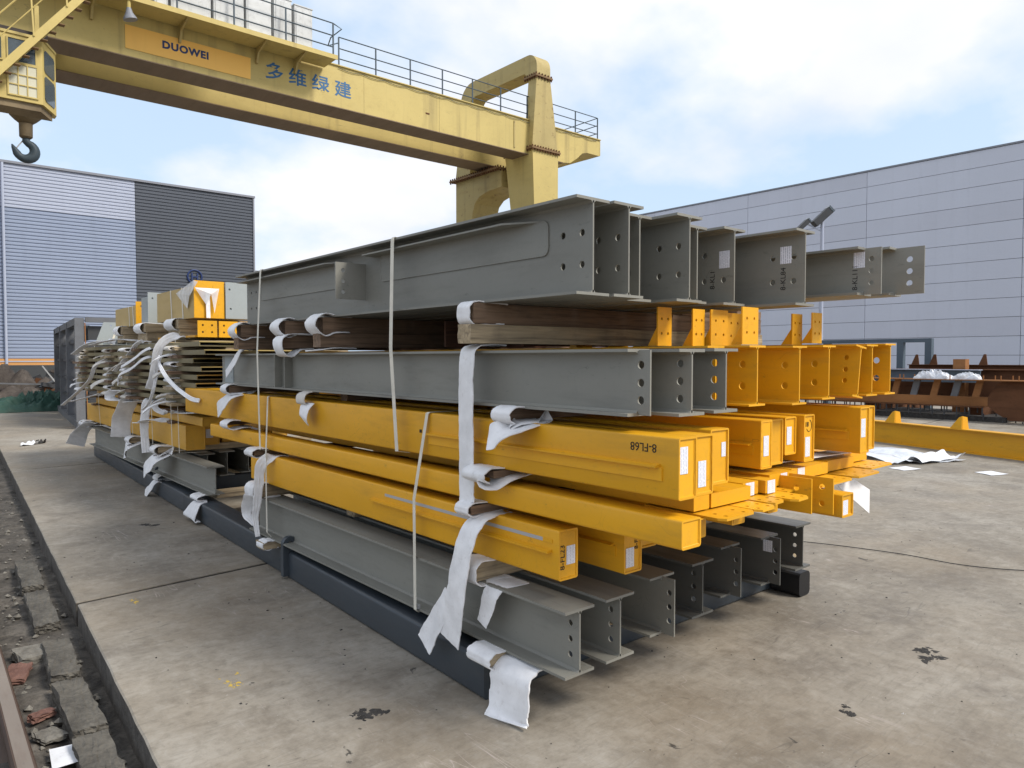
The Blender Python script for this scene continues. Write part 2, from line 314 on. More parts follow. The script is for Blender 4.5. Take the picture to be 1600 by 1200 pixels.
# ------------------------------------------------------------------ mesh helpers
class MB:
    def __init__(s): s.v = []; s.f = []
    def add(s, vs, fs):
        o = len(s.v); s.v += [tuple(v) for v in vs]; s.f += [tuple(o + i for i in f) for f in fs]; return s
    def box(s, x0, x1, y0, y1, z0, z1):
        return s.add([(x0, y0, z0), (x1, y0, z0), (x1, y1, z0), (x0, y1, z0), (x0, y0, z1), (x1, y0, z1), (x1, y1, z1), (x0, y1, z1)],
                     [(3, 2, 1, 0), (4, 5, 6, 7), (0, 1, 5, 4), (1, 2, 6, 5), (2, 3, 7, 6), (3, 0, 4, 7)])
    def hexa(s, b, t):
        return s.add(list(b) + list(t), [(3, 2, 1, 0), (4, 5, 6, 7), (0, 1, 5, 4), (1, 2, 6, 5), (2, 3, 7, 6), (3, 0, 4, 7)])
    def extr(s, prof, d, close=True):
        """prof: list of 3D points (planar polygon), d: extrusion vector."""
        d = Vector(d); n = len(prof); a = [Vector(p) for p in prof]; b = [p + d for p in a]
        fs = [(i, (i + 1) % n, n + (i + 1) % n, n + i) for i in range(n)]
        if close: fs += [tuple(reversed(range(n))), tuple(range(n, 2 * n))]
        return s.add(a + b, fs)
    def tube(s, pts, r, n=8, cap=True):
        pts = [Vector(p) for p in pts]; rs = r if isinstance(r, (list, tuple)) else [r] * len(pts)
        rings = []
        up = None
        for i, p in enumerate(pts):
            d = (pts[min(i + 1, len(pts) - 1)] - pts[max(i - 1, 0)]).normalized()
            if up is None:
                up = Vector((0, 0, 1)) if abs(d.z) < .9 else Vector((1, 0, 0))
            a = d.cross(up).normalized(); up = a.cross(d).normalized()
            rings.append([p + (a * math.cos(k * 2 * math.pi / n) + up * math.sin(k * 2 * math.pi / n)) * rs[i] for k in range(n)])
        vs = [v for rg in rings for v in rg]; fs = []
        for i in range(len(rings) - 1):
            for k in range(n): fs.append((i * n + k, i * n + (k + 1) % n, (i + 1) * n + (k + 1) % n, (i + 1) * n + k))
        if cap: fs += [tuple(reversed(range(n))), tuple((len(rings) - 1) * n + k for k in range(n))]
        return s.add(vs, fs)
    def bar(s, a, b, w, h=None):
        """rectangular bar between two points"""
        a, b = Vector(a), Vector(b); h = h or w; d = (b - a).normalized()
        up = Vector((0, 0, 1)) if abs(d.z) < .95 else Vector((1, 0, 0))
        x = d.cross(up).normalized() * w / 2; y = x.cross(d).normalized() * h / 2
        return s.extr([a - x - y, a + x - y, a + x + y, a - x + y], b - a)
    def mesh(s, name, mat, smooth=False):
        me = bpy.data.meshes.new(name); me.from_pydata(s.v, [], s.f); me.validate()
        bm = bmesh.new(); bm.from_mesh(me); bmesh.ops.recalc_face_normals(bm, faces=bm.faces); bm.to_mesh(me); bm.free()
        me.materials.append(mat)
        if smooth:
            me.polygons.foreach_set('use_smooth', [True] * len(me.polygons)); me.set_sharp_from_angle(angle=R(40))
        return me
    def obj(s, name, mat, parent=None, smooth=False, **kw):
        o = bpy.data.objects.new(name, s.mesh(name, mat, smooth)); COL.objects.link(o)
        if parent: o.parent = parent
        for k, v in kw.items(): o[k] = v
        return o
def inst(name, me, parent=None, loc=(0, 0, 0), rz=0.0, **kw):
    o = bpy.data.objects.new(name, me); COL.objects.link(o); o.location = loc; o.rotation_euler = (0, 0, rz)
    if parent: o.parent = parent
    for k, v in kw.items(): o[k] = v
    return o
def thing(name, label, cat, loc=(0, 0, 0), rz=0.0, group=None, rot=None):
    o = bpy.data.objects.new(name, None); COL.objects.link(o); o.empty_display_size = .1
    o.location = loc; o.rotation_euler = rot or (0, 0, rz); o['label'] = label; o['category'] = cat
    if group: o['group'] = group
    return o
def tag(o, label, cat, group=None):
    o['label'] = label; o['category'] = cat
    if group: o['group'] = group
    return o
def struct(name, mb, mat, parent=None, **kw):
    o = mb.obj(name, mat, parent); o['kind'] = 'structure'
    for k, v in kw.items(): o[k] = v
    return o

def rrect(x0, x1, z0, z1, r, n=3):
    """rounded rectangle outline in XZ, counter-clockwise"""
    out = []
    for cx, cz, a0 in ((x1 - r, z0 + r, -90), (x1 - r, z1 - r, 0), (x0 + r, z1 - r, 90), (x0 + r, z0 + r, 180)):
        for k in range(n + 1):
            a = R(a0 + 90 * k / n); out.append((cx + r * math.cos(a), cz + r * math.sin(a)))
    return out

def plate(outline, holes, O, U, V, T):
    """plate with round holes. outline [(u,v)], holes [(u,v,r)], origin O, axes U,V (unit), T thickness vector"""
    O, U, V, T = Vector(O), Vector(U), Vector(V), Vector(T)
    bm = bmesh.new()
    loops = [list(outline)] + [[(u + r * math.cos(k * math.pi / 7), v + r * math.sin(k * math.pi / 7)) for k in range(14)] for u, v, r in holes]
    vl = []; edges = []
    for lp in loops:
        vs = [bm.verts.new(O + U * u + V * v) for u, v in lp]
        vl.append(vs)
        for i in range(len(vs)): edges.append(bm.edges.new((vs[i], vs[(i + 1) % len(vs)])))
    bmesh.ops.triangle_fill(bm, use_beauty=True, use_dissolve=False, edges=edges)
    bm.verts.index_update(); bm.verts.ensure_lookup_table()
    base = [v.co.copy() for v in bm.verts]; tris = [[v.index for v in f.verts] for f in bm.faces]
    vlx = [[v.index for v in vs] for vs in vl]
    bm.free()
    n = len(base); mb = MB()
    fs = [tuple(t_) for t_ in tris] + [tuple(n + i for i in reversed(t_)) for t_ in tris]
    for vs in vlx:
        for i in range(len(vs)):
            a, b = vs[i], vs[(i + 1) % len(vs)]; fs.append((a, b, n + b, n + a))
    mb.add(base + [v + T for v in base], fs)
    return mb
def rect(u0, u1, v0, v1): return [(u0, v0), (u1, v0), (u1, v1), (u0, v1)]

FONT_CACHE = {}
def lettering(text, size, O, Rv, Uv, mat, parent, name='lettering', extrude=0.0006, bold=0.0, align='LEFT', sx=1.0):
    cu = bpy.data.curves.new(name, 'FONT'); cu.body = text; cu.size = size; cu.extrude = extrude; cu.offset = bold; cu.align_x = align
    cu.resolution_u = 3; cu.space_character = 1.12 if text == 'DUOWEI' else 1.0
    tmp = bpy.data.objects.new(name, cu); COL.objects.link(tmp)
    dg = bpy.context.evaluated_depsgraph_get()
    me = bpy.data.meshes.new_from_object(tmp.evaluated_get(dg)); bpy.data.objects.remove(tmp); bpy.data.curves.remove(cu)
    me.materials.clear(); me.materials.append(mat)
    o = bpy.data.objects.new(name, me); COL.objects.link(o)
    Rv, Uv = Vector(Rv).normalized(), Vector(Uv).normalized(); Nn = Rv.cross(Uv)
    m = Matrix((Rv * sx, Uv, Nn)).transposed().to_4x4(); m.translation = Vector(O)
    me.transform(m)
    if parent: o.parent = parent
    return o

def sticker(parent, O, U, V, w, h, name='label_sticker'):
    """paper label: O corner, U along its short side, V along its long side"""
    O, U, V = Vector(O), Vector(U).normalized(), Vector(V).normalized(); Nn = U.cross(V) * 0.0008
    mb = MB(); mb.extr([O, O + U * w, O + U * w + V * h, O + V * h], Nn)
    me = mb.mesh(name, M['sticker']); uv = me.uv_layers.new(name='UVMap')
    for p_ in me.polygons:
        for li in p_.loop_indices:
            c = Vector(me.vertices[me.loops[li].vertex_index].co) - O
            uv.data[li].uv = (c.dot(U) / w, c.dot(V) / h * 1.4)
    o = bpy.data.objects.new(name, me); COL.objects.link(o); o.parent = parent
    return o

def spline(pts, n=6):
    pts = [Vector(p) for p in pts]; out = []
    P = [pts[0] * 2 - pts[1]] + pts + [pts[-1] * 2 - pts[-2]]
    for i in range(1, len(P) - 2):
        for k in range(n):
            u = k / n; a, b, c, d = P[i - 1], P[i], P[i + 1], P[i + 2]
            out.append(0.5 * ((2 * b) + (c - a) * u + (2 * a - 5 * b + 4 * c - d) * u * u + (3 * b - a - 3 * c + d) * u ** 3))
    out.append(pts[-1]); return out
def ribbon(path, width, W=(0, 1, 0), thick=0.004, ridges=3, n=6, mb=None, twist=0.0, wobble=0.0, smooth=True, W2=None):
    """foam or strap band along a path; width measured along W (turning to W2 at the far end)"""
    pts = spline(path, n) if smooth else [Vector(p) for p in path]
    mb = mb or MB(); W = Vector(W).normalized(); W2 = Vector(W2).normalized() if W2 else W
    nc = 9 if ridges else 2
    rows = []; L = len(pts)
    for i, p in enumerate(pts):
        d = (pts[min(i + 1, L - 1)] - pts[max(i - 1, 0)]).normalized()
        w = W.lerp(W2, i / (L - 1)).normalized(); w = (w - d * w.dot(d)).normalized()
        nn = d.cross(w).normalized()
        if twist: w = Matrix.Rotation(twist * i / (L - 1), 3, d) @ w; nn = d.cross(w)
        wd = width if not isinstance(width, (tuple, list)) else width[0] + (width[1] - width[0]) * i / (L - 1)
        front = []; back = []
        jr = random.Random(int(p.x * 911 + p.y * 733 + p.z * 577 + i)); je = jr.uniform(-.0012, .0012) if ridges else 0; jn = [jr.uniform(-.0011, .0011) if ridges else 0 for _ in range(nc)]; wd_j = 1 + (.03 * math.sin(i * .8 + p.y * 5) + jr.uniform(-.012, .012) if ridges else 0)
        for j in range(nc):
            sft = j / (nc - 1) - .5
            bmp = (0.5 + 0.5 * math.cos(sft * 2 * math.pi * ridges)) * thick * .8 if ridges else 0
            wb = wobble * math.sin(i * .9 + j * .7) * abs(sft) * 2 if wobble else 0
            c = p + w * (sft * wd * wd_j + je) + nn * jn[j]
            front.append(c + nn * (thick / 2 + bmp + wb)); back.append(c + nn * (-thick / 2 + wb))
        rows.append(front + back[::-1])
    m = 2 * nc; vs = [v for r_ in rows for v in r_]; fs = []
    for i in range(L - 1):
        for j in range(m): fs.append((i * m + j, i * m + (j + 1) % m, (i + 1) * m + (j + 1) % m, (i + 1) * m + j))
    fs += [tuple(reversed(range(m))), tuple((L - 1) * m + j for j in range(m))]
    mb.add(vs, fs); return mb

# ------------------------------------------------------------------ ground and yard
# slab edge beside the crane rail runs a few degrees off the stacks
def ex(y): return 0.722 + 0.050 * (y - 3.0)
def crossy(k, x): return 5.40 + 0.085 * (x - 0.8) + 7.0 * k
struct('ground', MB().box(-400, 400, -400, 400, -0.62, -0.42), M['subgrade'])
bed = MB()
nx_, ny_ = 26, 220
for j in range(ny_ + 1):
    y = -6 + 46 * (j / ny_) ** 1.4
    for i in range(nx_ + 1):
        x = -1.6 + (ex(y) + 0.15 + 1.6) * i / nx_
        z = -0.155 + 0.022 * math.sin(x * 9 + y * 3.1) * math.sin(y * 5.3 + x) + random.uniform(-.014, .014)
        bed.v.append((x, y, z))
for j in range(ny_):
    for i in range(nx_):
        a = j * (nx_ + 1) + i; bed.f.append((a, a + 1, a + nx_ + 2, a + nx_ + 1))
struct('trench_bed', bed, M['dirt'])
struct('apron', MB().box(-60, -1.62, -30, 160, -0.40, 0.0), M['concrete'])
yard = bpy.data.objects.new('yard_pavement', None); COL.objects.link(yard); yard['kind'] = 'structure'
def slab(k, xa, xb):
    g = 0.024
    def c(side, yk):
        # corner where the column line meets the cross joint
        x = xa(0) if side == 0 else xb(0)
        for _ in range(4):
            y = crossy(yk, x); x = xa(y) if side == 0 else xb(y)
        return x, crossy(yk, x)
    a, b, c_, d = c(0, k), c(1, k), c(1, k + 1), c(0, k + 1)
    pts = [(a[0] + g, a[1] + g), (b[0] - g, b[1] + g), (c_[0] - g, c_[1] - g), (d[0] + g, d[1] - g)]
    mb = MB()
    bv = 0.006
    n = 24
    def lerp(p, q, t): return (p[0] + (q[0] - p[0]) * t, p[1] + (q[1] - p[1]) * t)
    ring = []
    for s_ in range(4):
        p, q = pts[s_], pts[(s_ + 1) % 4]
        kk = 40 if (s_ == 3 and xa(0) < 1 and -2 < k < 2) else 1
        for i in range(kk):
            t = i / kk; r = lerp(p, q, t); j = random.uniform(-.0015, .0035) * (kk > 1)
            ring.append((r[0] + j, r[1]))
    m = len(ring); cx = sum(p[0] for p in pts) / 4; cy = sum(p[1] for p in pts) / 4
    def ins(p, q): 
        dx_, dy_ = cx - p[0], cy - p[1]; l = math.hypot(dx_, dy_); return (p[0] + dx_ / l * q, p[1] + dy_ / l * q)
    top = [(*ins(p, bv * 1.4), 0.0) for p in ring]; mid = [(*p, -bv) for p in ring]; bot = [(*p, -0.40) for p in ring]
    vs = top + mid + bot; fs = [tuple(range(m))]
    for i in range(m):
        jn = (i + 1) % m; fs += [(i, jn, m + jn, m + i), (m + i, m + jn, 2 * m + jn, 2 * m + i)]
    mb.add(vs, fs)
    o = mb.obj('concrete_slab', M['concrete'], yard); o.data.materials.append(M['edge'])
    for p_ in o.data.polygons:
        if abs(p_.normal.z) < .3: p_.material_index = 1
for k in range(-5, 12):
    slab(k, ex, lambda y: 16.0 + 0.03 * (y - 3))
    slab(k, lambda y: 16.0 + 0.03 * (y - 3), lambda y: 32.0 + 0.03 * (y - 3))
    slab(k, lambda y: 32.0 + 0.03 * (y - 3), lambda y: 90.0 + 0.03 * (y - 3))
_f = MB().add([(ex(-30) + .05, -30, -.014), (90, -30, -.014), (90, 88, -.014), (ex(88) + .05, 88, -.014)], [(0, 1, 2, 3)]); struct('joint_filler', _f, M['stain'])
struct('far_ground', MB().box(-60, 400, crossy(12, 16) + 4, 400, -0.40, -0.01), M['concrete'])

# crane rail in the trench
rail = thing('crane_rail', 'rusty crane rail with a worn head in the broken trench', 'rail', (0, 0, 0))
def railprof(y):
    x = 0.352 + 0.014 * (y - 3.3); P = [(-.06, -.175), (.06, -.175), (.06, -.162), (.012, -.15), (.010, -.085), (.040, -.068), (.040, -.03), (.032, -.014), (-.032, -.014), (-.040, -.03), (-.040, -.068), (-.010, -.085), (-.012, -.15), (-.06, -.162)]
    return [(x + a, y, b + .012) for a, b in P]
ys = [-6, 0, 3, 6, 12, 40]; mb = MB()
pr = [railprof(y) for y in ys]; n = len(pr[0]); vs = [v for p in pr for v in p]
for i in range(len(ys) - 1):
    for j in range(n): mb.f.append((i * n + j, i * n + (j + 1) % n, (i + 1) * n + (j + 1) % n, (i + 1) * n + j))
mb.v = vs; o = mb.obj('rail_section', M['rail_steel'], rail)
mb = MB(); mb.v = [(x_ + s_ * .026, y, -.0005) for y, x_ in ((q, 0.352 + 0.014 * (q - 3.3)) for q in ys) for s_ in (-1, 1)]
mb.f = [(2 * i, 2 * i + 1, 2 * i + 3, 2 * i + 2) for i in range(len(ys) - 1)]
mb.obj('polished_band', M['rail_top'], rail)

def rock(s, seed, flat=.6, jag=.3):
    rr = random.Random(seed); bm = bmesh.new(); bmesh.ops.create_icosphere(bm, subdivisions=2, radius=1)
    for v in bm.verts: v.co *= 1 + rr.uniform(-jag, jag) * .5; v.co.z *= flat
    mb = MB(); mb.add([v.co * s for v in bm.verts], [[v.index for v in f.verts] for f in bm.faces]); bm.free(); return mb
def block(lx, ly, lz, seed, jit=.018, n=4):
    """chipped rectangular stone"""
    rr = random.Random(seed); bm = bmesh.new(); bmesh.ops.create_cube(bm, size=1)
    bmesh.ops.subdivide_edges(bm, edges=bm.edges, cuts=n, use_grid_fill=True)
    for v in bm.verts:
        v.co.x *= lx; v.co.y *= ly; v.co.z *= lz; v.co += Vector((rr.uniform(-jit, jit), rr.uniform(-jit, jit), rr.uniform(-jit, jit) * .5))
    mb = MB(); bm.verts.index_update(); mb.add([v.co.copy() for v in bm.verts], [[v.index for v in f.verts] for f in bm.faces]); bm.free(); return mb
kerbs = [(0.615, 2.55, .95, 'long chipped kerb stone closest to the camera in the trench'),
         (0.635, 3.35, .60, 'kerb stone beside the white paper sheet in the trench'),
         (0.660, 4.02, .66, 'kerb stone with a broken corner beside the middle of the rail'),
         (0.690, 4.72, .62, 'kerb stone just short of the concrete cross joint'),
         (0.735, 5.75, .80, 'half buried kerb stone past the concrete cross joint'),
         (0.780, 6.75, .9, 'far half buried kerb stone in the trench')]
for i, (x, y, l, lb) in enumerate(kerbs):
    o = block(.135, l - .03, .10, 40 + i, .0075, 9).obj('kerb_stone', M['kerb'], None); o.location = (x - .02, y, -.125); o.rotation_euler = (random.uniform(-.02, .02), random.uniform(-.06, .06), -.04 + random.uniform(-.03, .03))
    tag(o, lb, 'kerb stone', 'kerb stones lining the trench')
o = block(.16, .17, .05, 77, .006).obj('concrete_chunk', M['stone']); o.location = (.565, 4.95, -.115); o.rotation_euler = (0.1, .05, .2); tag(o, 'squarish loose concrete chunk lying in the trench before the kerb stones', 'concrete chunk')
o = block(.10, .20, .035, 78, .006).obj('brick_shard', M['brick']); o.location = (.47, 4.72, -.122); o.rotation_euler = (0.05, .1, -.3); tag(o, 'reddish brick shard flat in the trench beside the rail', 'brick shard')
o = block(.11, .05, .03, 79, .006).obj('brick_shard', M['brick']); o.location = (.50, 4.10, -.125); o.rotation_euler = (0.05, .1, .5); tag(o, 'thin red brick splinter near the rail head', 'brick shard')
o = block(.10, .11, .02, 80, .006).obj('concrete_flake', M['stone']); o.location = (.50, 3.86, -.128); o.rotation_euler = (.1, .1, .4); tag(o, 'pale flat concrete flake in the trench near the white paper', 'concrete flake')
# rubble that nobody could count
rub = MB(); rr = random.Random(5)
for i in range(900):
    y = 2.2 + 9 * rr.random() ** 1.5; x = rr.uniform(.02, ex(y) - .02); s = rr.choice([.006, .009, .013, .02]) * rr.uniform(.6, 1.3)
    a = rr.uniform(0, 3); c, sn = math.cos(a), math.sin(a); z = -.150 + s * .4
    p = [(x + c * s * 1.4, y + sn * s, z), (x - sn * s, y + c * s * 1.2, z + s * .3), (x - c * s, y - sn * s * 1.3, z), (x + sn * s * 1.1, y - c * s, z - s * .1), (x + rr.uniform(-s, s) * .3, y, z + s * .9), (x, y, z - s)]
    rub.add(p, [(0, 1, 4), (1, 2, 4), (2, 3, 4), (3, 0, 4), (1, 0, 5), (2, 1, 5), (3, 2, 5), (0, 3, 5)])
o = rub.obj('rubble', M['stone']); o['kind'] = 'stuff'; tag(o, 'small stones and crumbs scattered over the trench bed', 'rubble')
# grit and dark crumbs on the slab, near the stack
grit = MB(); rr = random.Random(11)
for i in range(420):
    y = rr.uniform(.6, 7.5); x = rr.uniform(max(ex(y) + .05, .8), 7.5); s = rr.choice([.003, .004, .006]) * rr.uniform(.6, 1.5)
    a = rr.uniform(0, 3); c, sn = math.cos(a), math.sin(a)
    grit.add([(x + c * s * 2, y + sn * s, 0.0), (x - sn * s, y + c * s * 1.6, .001), (x - c * s, y - sn * s, 0.0), (x, y, s * .8)], [(0, 1, 3), (1, 2, 3), (2, 0, 3)])
o = grit.obj('grit', M['stain']); o['kind'] = 'stuff'; tag(o, 'dark grit crumbs scattered over the concrete yard', 'grit')
def splat(name, label, x, y, r, seed, mat, cat, n=46, spread=1.0, rz=0.0, asp=1.0):
    """flaky residue: many thin irregular chips lying on the slab"""
    rr = random.Random(seed); mb = MB(); n = n * 3
    hubs = [(rr.uniform(-.7, .7) * r, rr.uniform(-.7, .7) * r * asp, rr.uniform(.25, .55)) for _ in range(5)]
    for i in range(n):
        hx, hy, hs = rr.choice(hubs); px = hx + rr.gauss(0, .16) * r; py = hy + rr.gauss(0, .16) * r * asp
        px, py = px * math.cos(rz) - py * math.sin(rz), px * math.sin(rz) + py * math.cos(rz)
        s = r * rr.choice([.03, .05, .08, .14]) * rr.uniform(.7, 1.3); m = 8; a0 = rr.uniform(0, 3); st_ = rr.uniform(1, 2.2); aa = rr.uniform(0, 3.1)
        ring = []
        for k in range(m):
            q = s * rr.uniform(.5, 1.2); u, v = q * math.cos(a0 + k * .785) * st_, q * math.sin(a0 + k * .785)
            ring.append((x + px + u * math.cos(aa) - v * math.sin(aa), y + py + u * math.sin(aa) + v * math.cos(aa), .0006))
        mb.add(ring + [(x + px, y + py, .0012 + rr.uniform(0, .0015))], [(k, (k + 1) % m, m) for k in range(m)])
    o = mb.obj(name, mat); tag(o, label, cat); return o
splat('dark_residue', 'black flaky residue patch in the foreground before the hanging foam', 1.60, 2.84, .085, 3, M['stain'], 'residue')
splat('dark_residue', 'brown flaky residue clump nearest the lower right corner of the yard', 3.26, 1.48, .055, 4, M['stain'], 'residue', 30)
splat('dark_residue', 'widest black speckled residue patch on the open yard right of the stack', 4.22, 1.47, .10, 5, M['stain'], 'residue', 34)
splat('dark_residue', 'small square black residue patch left of the slate base tube', 1.83, 7.52, .085, 8, M['stain'], 'residue', 60)
splat('dark_residue', 'small dark blot on the yard at the lower right', 3.70, .85, .05, 12, M['stain'], 'residue', 26)
splat('paint_mark', 'bright yellow paint dab beside the concrete cross joint', 1.17, 5.22, .028, 21, M['roadpaint'], 'paint mark', 20, asp=2.6)
splat('paint_mark', 'faint yellow paint smear in the foreground concrete', 1.25, 3.60, .06, 23, M['roadpaint'], 'paint mark', 10, asp=2)
splat('white_chip', 'tiny white chip on the foreground yard at right', 3.42, 1.30, .012, 31, M['paper'], 'chip', 3)

# tyre scuffs as thin rubber streaks
def sheet(name, label, cat, pts, z, mat, thick=.0012, curl=.02, seed=1, sub=7):
    """crumpled sheet lying on the ground: four corners, bilinear grid with folds"""
    rr = random.Random(seed); a, b, c, d = [Vector((*p, 0)) for p in pts]; mb = MB(); f1, f2 = rr.uniform(4, 8), rr.uniform(4, 8)
    g = []
    for i in range(sub + 1):
        for j in range(sub + 1):
            u, v = i / sub, j / sub; p = (a * (1 - u) + b * u) * (1 - v) + (d * (1 - u) + c * u) * v
            h = curl * max(0, math.sin(u * f1 + v * 2) * math.sin(v * f2 + 1)) + curl * .25 * rr.random()
            g.append((p.x, p.y, z + thick + h))
    m = len(g)
    vs = g + [(x, y, q - thick) for x, y, q in g]; fs = []
    for i in range(sub):
        for j in range(sub):
            k = i * (sub + 1) + j; q = (k, k + sub + 1, k + sub + 2, k + 1); fs += [q, tuple(m + t for t in reversed(q))]
    def side(lst):
        for p, q in zip(lst, lst[1:]): fs.append((p, q, m + q, m + p))
    side([j for j in range(sub + 1)]); side([sub * (sub + 1) + j for j in range(sub + 1)]); side([i * (sub + 1) for i in range(sub + 1)]); side([i * (sub + 1) + sub for i in range(sub + 1)])
    mb.add(vs, fs); o = mb.obj(name, mat, None, True); tag(o, label, cat); return o
sheet('paper_sheet', 'white paper sheet lying in the trench beside the rail', 'paper', [(.46, 3.50), (.475, 3.69), (.64, 3.66), (.66, 3.50)], -.115, M['paper'], curl=.0, seed=4)
sheet('foil_scrap', 'silvery foil scrap on the yard left of the far stack', 'foil', [(1.70, 15.75), (1.75, 16.1), (1.95, 16.2), (2.0, 15.95)], .004, M['paper'], curl=.06, seed=5)
sheet('dark_rag', 'small dark rag touching the silvery foil scrap', 'rag', [(1.96, 16.0), (2.0, 16.15), (2.17, 16.3), (2.12, 16.05)], .004, M['stain'], curl=.07, seed=6)
sheet('plastic_film', 'large crumpled clear plastic film on the ground before the yellow girder', 'plastic film', [(11.3, 4.55), (12.0, 6.6), (13.1, 5.2), (12.6, 3.95)], .006, M['film'], curl=.11, seed=9, sub=20)
sheet('white_cloth', 'white sheet folded at the near side of the plastic film', 'sheet', [(11.7, 4.25), (11.9, 4.75), (12.9, 4.4), (12.9, 4.05)], .02, M['paper'], curl=.10, seed=12, sub=10)
sheet('paper_scrap', 'small white paper scrap left of the plastic film', 'paper', [(10.9, 4.20), (11.0, 4.45), (11.35, 4.35), (11.25, 4.1)], .004, M['paper'], curl=.004, seed=13, sub=3)
sheet('paper_scrap', 'white paper scrap on open ground right of the plastic film', 'paper', [(11.35, 3.25), (11.5, 3.5), (11.8, 3.38), (11.65, 3.13)], .004, M['paper'], curl=.004, seed=14, sub=3)
mb = MB(); mb.tube(spline([(4.95, 3.25, .012), (5.69, 3.40, .010), (5.97, 3.11, .010), (6.195, 2.435, .009), (6.225, 1.978, .009), (6.42, 1.61, .009), (6.9, 1.1, .009), (8.2, .6, .009)], 6), .0035, 6)
tag(mb.obj('cable', M['black'], None, True), 'thin black cable trailing over the yard right of the stack', 'cable')

# ------------------------------------------------------------------ steel members
def flange_mesh(bw, L, tf, up, y0=0.0, fil=.010, tw=.008, xoff=0.0):
    """flange plate with weld fillets towards the web. up=+1 bottom flange (fillet above)"""
    h = bw / 2; P = [(-h, 0), (h, 0), (h, tf), (tw / 2 + fil, tf), (tw / 2, tf + fil), (-tw / 2, tf + fil), (-tw / 2 - fil, tf), (-h, tf)]
    mb = MB(); mb.extr([(x + xoff, y0, z * up) for x, z in P], (0, L, 0)); return mb
def ibeam(label, X, Y0, Z0, h, bw, L, mat, tf=.012, tw=.008, ext=0.0, holes=(), group=None, name='steel_beam', cat='steel beam', flip=0, taper=None, farholes=()):
    """I-section. Local origin: bottom centre of the near flange end. ext: how far the web plate juts out beyond the flanges."""
    t = thing(name, label, cat, (X, Y0, Z0), 0, group)
    mt = M[mat]
    flange_mesh(bw, L, tf, 1, tw=tw).obj('flange', mt, t)
    o = flange_mesh(bw, L, tf, -1, tw=tw).obj('flange', mt, t); o.location = (0, 0, h)
    out = [(-ext, tf if ext == 0 else .002), (L, tf), (L, h - tf), (-ext, h - tf if ext == 0 else h - .002)]
    if ext > 0: out = [(-ext, .004), (-.004, .004), (-.004, tf), (L, tf), (L, h - tf), (-.004, h - tf), (-.004, h - .004), (-ext, h - .004)]
    hs = [(y - ext, z, r) for y, z, r in holes] + [(L - y, z, r) for y, z, r in farholes]
    plate(out, hs, (-tw / 2, 0, 0), (0, 1, 0), (0, 0, 1), (tw, 0, 0)).obj('web', mt, t)
    return t
G_GREY0 = 'grey steel beams in the bottom layer of the near stack'
G_TOP = 'grey steel beams in the top layer of the near stack'
G_MID = 'steel beams in the middle layer of the near stack'

# base frame: two slate tubes and cross tubes
bf = thing('base_frame', 'slate blue rectangular tube frame lying on the yard under both stacks', 'base frame')
def tubebox(a, b, w, h, r=.02):
    a, b = Vector(a), Vector(b); d = (b - a); dn = d.normalized(); x = Vector((dn.y, -dn.x, 0))
    prof = [a + x * u + Vector((0, 0, v)) for u, v in rrect(-w / 2, w / 2, 0, h, r)]
    return MB().extr(prof, d)
HT = .195
tubebox((2.155, 2.62, 0), (2.34, 7.9, 0), .19, HT).obj('long_tube', M['slate'], bf, True)
tubebox((2.345, 7.905, .0), (2.545, 13.45, 0), .19, HT).obj('long_tube', M['slate'], bf, True)
tubebox((4.66, 2.62, 0), (4.90, 9.4, 0), .19, HT).obj('long_tube', M['slate'], bf, True)
tubebox((4.905, 9.405, 0), (5.04, 13.45, 0), .19, HT).obj('long_tube', M['slate'], bf, True)
for y, x0, x1 in ((2.71, 2.25, 4.565), (5.6, 2.36, 4.66), (9.0, 2.48, 4.79), (13.35, 2.63, 4.94)):
    tubebox((x0, y, .003), (x1, y, .003), .18, HT - .012).obj('cross_tube', M['slate'], bf, True)
def lug(x, y):
    """lifting lug: rounded plate with an eye"""
    o = [(-.012, 0), (.10, 0), (.10, .23)] + [(.044 + .056 * math.cos(R(a)), .23 + .056 * math.sin(R(a))) for a in range(0, 181, 20)] + [(-.012, .23)]
    m_ = plate(o, [(.044, .235, .020)], (x, y, .02), (1, 0, 0), (0, 0, 1), (0, .045, 0)); return m_
lug(2.115, 5.02).obj('lifting_lug', M['slate'], bf)
lug(2.33, 9.30).obj('lifting_lug', M['slate'], bf)
MB().extr([(x, 2.40, z) for x, z in rrect(4.56, 4.70, .004, .165, .03)], (0, .21, 0)).obj('end_block', M['black'], bf)
# ---- layer 1
L1Z, L1H = .25, .287
H3 = lambda r=.0145, y=.055, a=(.075, .143, .212): [(y, z, r) for z in a]
b = ibeam('leftmost grey I-beam of the bottom layer, showing its whole side', 2.193, 2.13, L1Z, L1H, .176, 3.55, 'grey', holes=H3(), group=G_GREY0)
b = ibeam('second grey I-beam from the left in the bottom layer, close behind the leftmost', 2.452, 2.13, L1Z, L1H, .186, 3.5, 'grey', holes=H3(), group=G_GREY0)
b = ibeam('bottom layer grey beam whose web plate juts out, under the second small yellow box end', 2.84, 2.20, L1Z, L1H, .186, 3.4, 'grey', ext=.075, holes=H3(y=.03), group=G_GREY0)
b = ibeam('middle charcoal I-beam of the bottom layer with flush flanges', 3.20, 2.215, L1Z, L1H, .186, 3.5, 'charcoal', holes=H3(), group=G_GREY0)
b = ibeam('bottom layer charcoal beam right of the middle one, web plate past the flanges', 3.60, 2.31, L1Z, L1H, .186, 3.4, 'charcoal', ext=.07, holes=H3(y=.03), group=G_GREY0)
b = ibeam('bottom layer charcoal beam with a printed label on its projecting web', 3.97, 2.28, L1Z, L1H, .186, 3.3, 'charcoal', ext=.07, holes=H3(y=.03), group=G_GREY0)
sticker(b, (-.0042, .04, .19), (0, -1, 0), (0, 0, 1), .06, .07)
